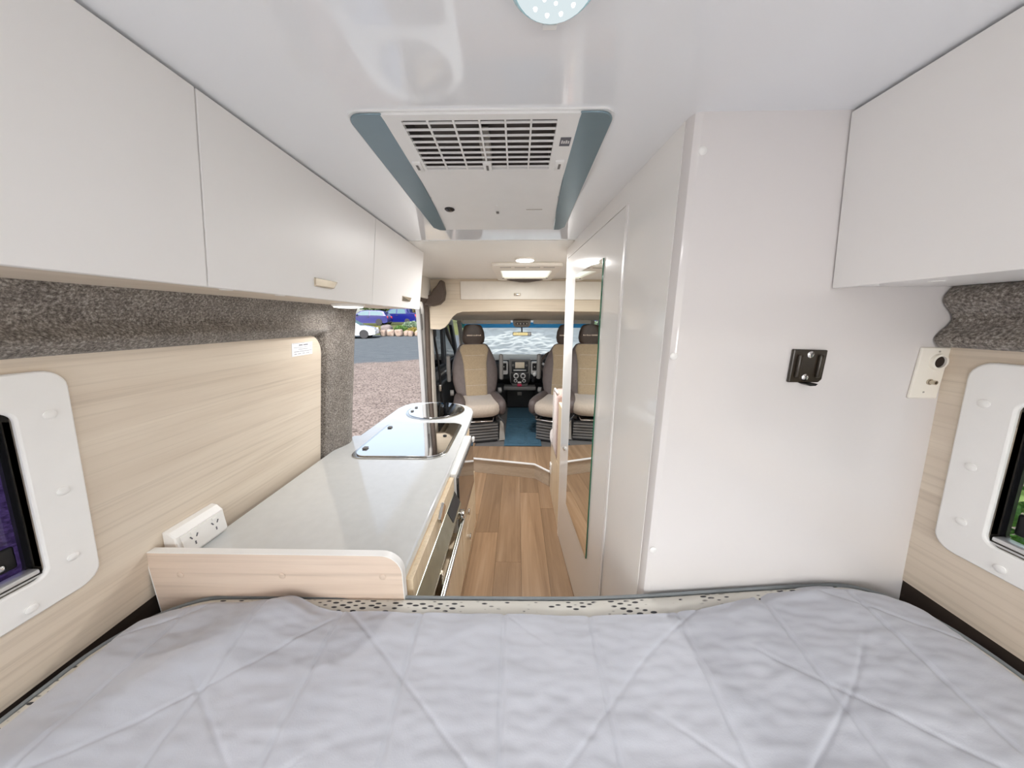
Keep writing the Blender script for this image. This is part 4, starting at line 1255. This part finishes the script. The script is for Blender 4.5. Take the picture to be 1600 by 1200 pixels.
seat = make_seat()
seat2 = copy_tree(seat)
seat.location = (-.425, 3.265, .151)
seat.rotation_euler = (0, 0, math.radians(15))
tag(seat, 'cream and brown passenger seat swivelled to face the rear, fully in view', 'seat', 'swivelled cab seats')
seat2.location = (.452, 3.27, .151)
seat2.rotation_euler = (0, 0, math.radians(-23))
tag(seat2, 'cream and brown driver seat half hidden behind the bathroom wall', 'seat', 'swivelled cab seats')

# ---- bench seat between bathroom and cab
be = thing('bench_seat', (.62, 2.14, 0), 'bench seat with dusty pink velour back beside the bathroom door', 'bench')
MB().box(.292, .94, 1.852, 2.41, 0.002, .46).build('base', 'door_wood', be, 0, bevel=.004)
MB().rbox(.280, .94, 2.235, 2.440, .440, .575, .045, 4).build('seat_cushion', 'velour_pale', be, 60)
bb = MB().rbox(.284, .94, 2.03, 2.240, .462, .955, .03, 4).build('backrest', 'velour_pink', be, 60)
MB().box(.292, .94, 1.853, 2.03, .461, .90).build('back_board', 'door_wood', be, 0, bevel=.004)
MB().tube([(.286, 2.236, .56), (.286, 2.236, .925), (.289, 2.222, .952), (.289, 2.06, .956)], .008, 8).build('frame_edge', 'white_plastic', be, 60)
MB().rbox(.280, .2918, 2.30, 2.36, .20, .29, .006, 2).build('floor_light', 'white_plastic', be, 40)
MB().lathe([(.012, 0), (.010, -.006), (.0001, -.007)], (.2798, 2.33, .265), 'x', 12).build('floor_light_lens', 'brass', be, 40)

# ================================================================== OUTSIDE
def gz(x, y):
    if y < 24.4: return -.564 + .032 * max(y, -10)
    return -.564 + .032 * 24.4 + .70 * sm(24.4, 27.5, y) + .01 * max(0, y - 27.5)


def gfn(u, v):
    x = -70 + u * 130; y = -30 + v * 120
    return (x, y, gz(x, y) - (0 if True else 0))


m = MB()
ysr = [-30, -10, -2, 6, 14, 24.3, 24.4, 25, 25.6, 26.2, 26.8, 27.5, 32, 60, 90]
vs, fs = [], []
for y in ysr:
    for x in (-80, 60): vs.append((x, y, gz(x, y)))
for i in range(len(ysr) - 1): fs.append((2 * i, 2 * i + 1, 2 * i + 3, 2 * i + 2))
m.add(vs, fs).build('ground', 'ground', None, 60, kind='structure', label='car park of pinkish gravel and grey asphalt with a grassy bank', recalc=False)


def make_car(name, label, body, loc, rz, L=4.2, H=1.48, style='hatch'):
    """local: nose towards +x, width along y, wheels on z = 0"""
    t = thing(name, (0, 0, 0), label, 'car')
    h = H / 1.48; k = L / 4.2
    lower = [(-2.08, .30), (-2.10, .62), (-2.02, .90), (-1.2, .95), (.65, .96), (1.35, .88), (1.95, .72), (2.08, .55), (2.06, .28), (1.75, .22), (-1.8, .22)]
    m = MB()
    rings = []
    for wy, sc_ in ((-.84, .96), (-.86, .99), (-.80, 1.0), (.80, 1.0), (.86, .99), (.84, .96)):
        rings.append([(x * k * sc_, wy * 1.0, .58 + (z * h - .58) * sc_) for x, z in lower])
    m.loft(rings).build('body', body, t, 35, bevel=.03)
    if style == 'hatch': top = [(-2.0, .90), (-1.75, 1.32), (-1.35, 1.46), (-.2, 1.48), (.35, 1.40), (1.05, .93)]
    else: top = [(-1.30, .92), (-1.15, 1.40), (-.3, 1.48), (.30, 1.40), (.95, .93)]
    cab_r = []
    for sy, q in ((-1, 0), (-1, 1), (1, 1), (1, 0)):
        pass
    rings = []
    for wy in (-1, -.92, .92, 1):
        rg = []
        for x, z in top:
            f = (z - .90) / .58
            half = .80 - .17 * f
            e = 1.0 if abs(wy) < 1 else .985
            rg.append((x * k * e, math.copysign(half * (1 if abs(wy) == 1 else .93), wy), z * h - (0.02 if abs(wy) == 1 else 0)))
        rings.append(rg)
    MB().loft(rings).build('cabin', body, t, 35, bevel=.02)
    # side glass, each side two windows proud of the cabin
    for s in (-1, 1):
        if style == 'hatch': wins = ([(-1.70, .98), (-1.55, 1.28), (-1.20, 1.38), (-.50, 1.40), (-.48, .98)], [(-.38, .98), (-.40, 1.40), (.0, 1.39), (.30, 1.32), (.80, .98)])
        else: wins = ([(-1.15, .98), (-1.05, 1.34), (-.35, 1.40), (-.33, .98)], [(-.22, .98), (-.24, 1.40), (.22, 1.34), (.70, .98)])
        for w_ in wins:
            pts = []
            for off in (0, .012):
                for x, z in w_:
                    f = (z - .90) / .58
                    pts.append((x * k, s * (.80 - .17 * f + off), z * h))
            n = len(w_)
            MB().add(pts, [tuple(range(n)), tuple(range(n, 2 * n))] + [(i, (i + 1) % n, n + (i + 1) % n, n + i) for i in range(n)]).build('side_window', 'car_glass', t, 0)
        MB().rbox(.55 * k, .78 * k, s * .93 - .07, s * .93 + .07, .98 * h, 1.10 * h, .03, 2).build('wing_mirror', body, t, 40)
        MB().rbox(-.42 * k, -.22 * k, s * .865 - .01, s * .865 + .012, .80 * h, .84 * h, .005, 2).build('door_handle', 'dark_plastic', t, 40)
        MB().rbox(1.80 * k, 2.02 * k, s * .66 - .16, s * .66 + .16, .60 * h, .74 * h, .03, 2).build('headlamp', 'silver_plastic', t, 40)
        MB().rbox(-2.09 * k, -1.98 * k, s * .66 - .14, s * .66 + .14, .62 * h, .90 * h, .03, 2).build('tail_lamp', 'red_lamp', t, 40)
        for x in (1.30, -1.28):
            wh_ = MB().lathe([(.20, -.10), (.30, -.10), (.315, -.06), (.315, .06), (.30, .10), (.20, .10)], (x * k, s * .78, .315), 'y', 22).build('wheel', 'tyre', t, 40)
            MB().lathe([(.205, .0), (.20, s * .095), (.06, s * .075), (.0001, s * .085)], (x * k, s * .78, .315), 'y', 20).build('hub_cap', 'silver_plastic', wh_, 40)
    # windscreens
    a, b = top[-2], top[-1]
    q = []
    for x, z in ((a[0] + .05, a[1] - .02), (b[0] - .04, b[1] + .03)):
        f = (z - .90) / .58; q.append((x * k + .02, .74 - .17 * f, z * h + .012))
    MB().add([(q[0][0], -q[0][1], q[0][2]), (q[0][0], q[0][1], q[0][2]), (q[1][0], q[1][1], q[1][2]), (q[1][0], -q[1][1], q[1][2])] + [(q[0][0] - .02, -q[0][1], q[0][2] - .01), (q[0][0] - .02, q[0][1], q[0][2] - .01), (q[1][0] - .02, q[1][1], q[1][2] - .01), (q[1][0] - .02, -q[1][1], q[1][2] - .01)],
             [(0, 1, 2, 3), (4, 5, 6, 7), (0, 1, 5, 4), (1, 2, 6, 5), (2, 3, 7, 6), (3, 0, 4, 7)]).build('front_windscreen', 'car_glass', t, 0)
    MB().rbox(2.03 * k, 2.09 * k, -.3, .3, .36 * h, .48 * h, .02, 2).build('number_plate', 'paper', t, 0)
    if style == 'pickup':
        MB().box(-2.05 * k, -1.2 * k, -.80, -.74, .93 * h, 1.05 * h).box(-2.05 * k, -1.2 * k, .74, .80, .93 * h, 1.05 * h).box(-2.08 * k, -2.0 * k, -.80, .80, .93 * h, 1.05 * h).build('cargo_side', body, t, 0)
    t.location = loc; t.rotation_euler = (0, 0, rz)
    return t


make_car('parked_car', 'white hatchback parked on the asphalt, seen through the sliding door', 'car_white', (-12.55, 22.3, gz(0, 22.3)), math.radians(14), 4.3, 1.50)
make_car('parked_car', 'dark blue hatchback on the bank, behind the white car', 'car_blue', (-14.8, 30.3, gz(0, 30.3)), math.radians(186), 4.3, 1.45)
make_car('parked_pickup', 'dark blue pickup with red tail lamp on the bank, behind the grey boulder', 'car_blue', (-13.1, 33.6, gz(0, 33.6)), math.radians(172), 5.0, 1.75, 'pickup')
make_car('parked_car', 'blue car at the far left, mostly behind the felt pillar', 'car_blue', (-20.2, 33.8, gz(0, 31.8)), math.radians(180), 4.3, 1.45)


def blob(name, mat, label, cat, c, r, seed, group=None, flat=.35):
    bm = bmesh.new(); bmesh.ops.create_icosphere(bm, subdivisions=3, radius=1)
    for v in bm.verts:
        p = v.co.copy()
        q = Vector([math.copysign(abs(a) ** .6, a) for a in p])
        k = 1 + .16 * mnoise.noise(p * 1.4 + Vector((seed, seed * 2, 0))) + .06 * mnoise.noise(p * 4 + Vector((0, seed, 3)))
        v.co = Vector((c[0] + r[0] * q.x * k, c[1] + r[1] * q.y * k, c[2] + r[2] + r[2] * q.z * k))
    for i, v in enumerate(bm.verts): v.index = i
    m = MB().add([v.co.copy() for v in bm.verts], [tuple(v.index for v in f.verts) for f in bm.faces])
    bm.free()
    return m.build(name, mat, None, 50, label=label, cat=cat, group=group)


rk = [(-10.55, .24, .27, 'low tan edging rock right by the white car nose'), (-10.05, .36, .29, 'wide pinkish edging rock under the grey boulder'), (-9.32, .34, .30, 'tall squared edging rock, second right of the boulder'),
      (-8.80, .22, .24, 'small mauve edging rock between two square ones'), (-8.38, .22, .23, 'small pale square edging rock, right of the mauve one'), (-7.88, .30, .24, 'rounded tan edging rock near the door pillar'),
      (-7.25, .32, .22, 'low grey edging rock, last one by the door pillar')]
for i, (x, hw, hh, lab) in enumerate(rk):
    blob('edging_rock', 'rock', lab, 'rock', (x, 23.9 + .25 * (i % 2), gz(0, 23.9) - .04), (hw * .86, .24, hh), 3 + i * 1.7, 'rocks edging the bank')
blob('boulder', 'boulder', 'upright grey boulder standing above the edging rocks', 'rock', (-10.75, 25.0, gz(0, 25.0) - .05), (.45, .40, .42), 40)
blob('boulder', 'boulder', 'large rounded grey boulder on the bank beside the door pillar', 'rock', (-7.9, 27.9, gz(0, 27.9) - .1), (.62, .5, .55), 52)


def foliage(name, mat, label, cat, c, r, n, leaf, seed, group=None, trunk=None, kind=None):
    rnd = random.Random(seed)
    t = thing(name, (c[0], c[1], gz(c[0], c[1])), label, cat, group)
    m = MB(); vs, fs = [], []
    for i in range(n):
        while True:
            p = Vector((rnd.uniform(-1, 1), rnd.uniform(-1, 1), rnd.uniform(-1, 1)))
            l_ = p.length
            if .35 < l_ < 1 and l_ + .35 * mnoise.noise(p * 2.2 + Vector((seed, 0, 0))) < .95: break
        q = Vector((c[0] + p.x * r[0], c[1] + p.y * r[1], c[2] + p.z * r[2]))
        a = Vector((rnd.gauss(0, 1), rnd.gauss(0, 1), rnd.gauss(0, .6))).normalized()
        b = a.cross(Vector((rnd.gauss(0, 1), rnd.gauss(0, 1), rnd.gauss(0, 1)))).normalized()
        s = leaf * rnd.uniform(.6, 1.3)
        k = len(vs)
        fold = a.cross(b) * s * .18
        vs += [q - a * s, q + b * s * .5 + fold, q + a * s, q - b * s * .5 + fold]
        fs += [(k, k + 1, k + 2), (k, k + 2, k + 3)]
    m.add(vs, fs)
    o = m.build('leaves', mat, t, 0, recalc=False); o['kind'] = 'stuff'
    if trunk:
        z0 = gz(c[0], c[1])
        tb_ = MB().tube([(c[0], c[1], z0 - .1), (c[0] + .1, c[1], (z0 + c[2]) / 2), (c[0] - .05, c[1], c[2] + r[2] * .3)], [trunk, trunk * .8, trunk * .35], 8)
        for a in range(4):
            an = a * 1.6 + seed
            tb_.tube([(c[0], c[1], c[2] - r[2] * .5), (c[0] + r[0] * .5 * math.cos(an), c[1] + r[1] * .5 * math.sin(an), c[2] + r[2] * .1)], [trunk * .5, trunk * .2], 6)
        tb_.build('trunk', 'bark', t, 60)
    return t


bank = 'shrubs planted on the bank'
foliage('shrub', 'leaf_green', 'bright green low shrub right of the grey boulder', 'shrub', (-9.60, 25.2, gz(0, 25.2) + .30), (.62, .5, .42), 2200, .07, 61, bank)
foliage('shrub', 'leaf_pale', 'pale silvery shrub behind the bright green one', 'shrub', (-8.9, 26.2, gz(0, 26.2) + .32), (.95, .6, .42), 2200, .07, 62, bank)
foliage('shrub', 'leaf_autumn', 'yellow-brown shrub above the small edging rocks', 'shrub', (-8.45, 24.75, gz(0, 24.9) + .28), (.62, .4, .36), 1500, .06, 63, bank)
foliage('shrub', 'leaf_green', 'dark green shrub between boulder and door pillar', 'shrub', (-7.1, 25.5, gz(0, 25.5) + .35), (.60, .5, .5), 1600, .07, 64, bank)
foliage('shrub', 'leaf_autumn', 'olive grass tuft left of the upright boulder', 'shrub', (-11.9, 25.6, gz(0, 25.6) + .22), (.5, .4, .32), 900, .06, 65, bank)
far = 'trees behind the parked cars'
cols = ['leaf_autumn', 'leaf_dark', 'leaf_autumn', 'leaf_pale', 'leaf_dark', 'leaf_autumn', 'leaf_dark', 'leaf_green', 'leaf_dark']
labs = ['olive-gold tree at the far left edge of the door opening', 'dark green tree above the white car', 'golden autumn tree above the dark blue hatchback', 'pale grey-green tree between the two blue cars',
        'dark tree above the blue pickup cab', 'orange-tinged tree right of the pickup', 'dark green tree behind the pickup bed', 'mid green tree left of the door pillar', 'dark tree at the far right beyond the door pillar']
for i in range(9):
    x = -31 + i * 3.3
    foliage('tree', cols[i], labs[i], 'tree', (x, 40 + (i % 2) * 4.5, 4.2 + .5 * (i % 2)), (2.1, 1.7, 2.9), 2600, .22, 80 + i, far, .20)
# hedge outside the right-hand window, trees ahead and on the right
hb_ = foliage('hedge', 'leaf_hedge', 'sunlit leafy green hedge just outside the right window', 'hedge', (2.55, 1.15, .35), (.55, 2.2, 1.1), 9000, .05, 99, None, .05)
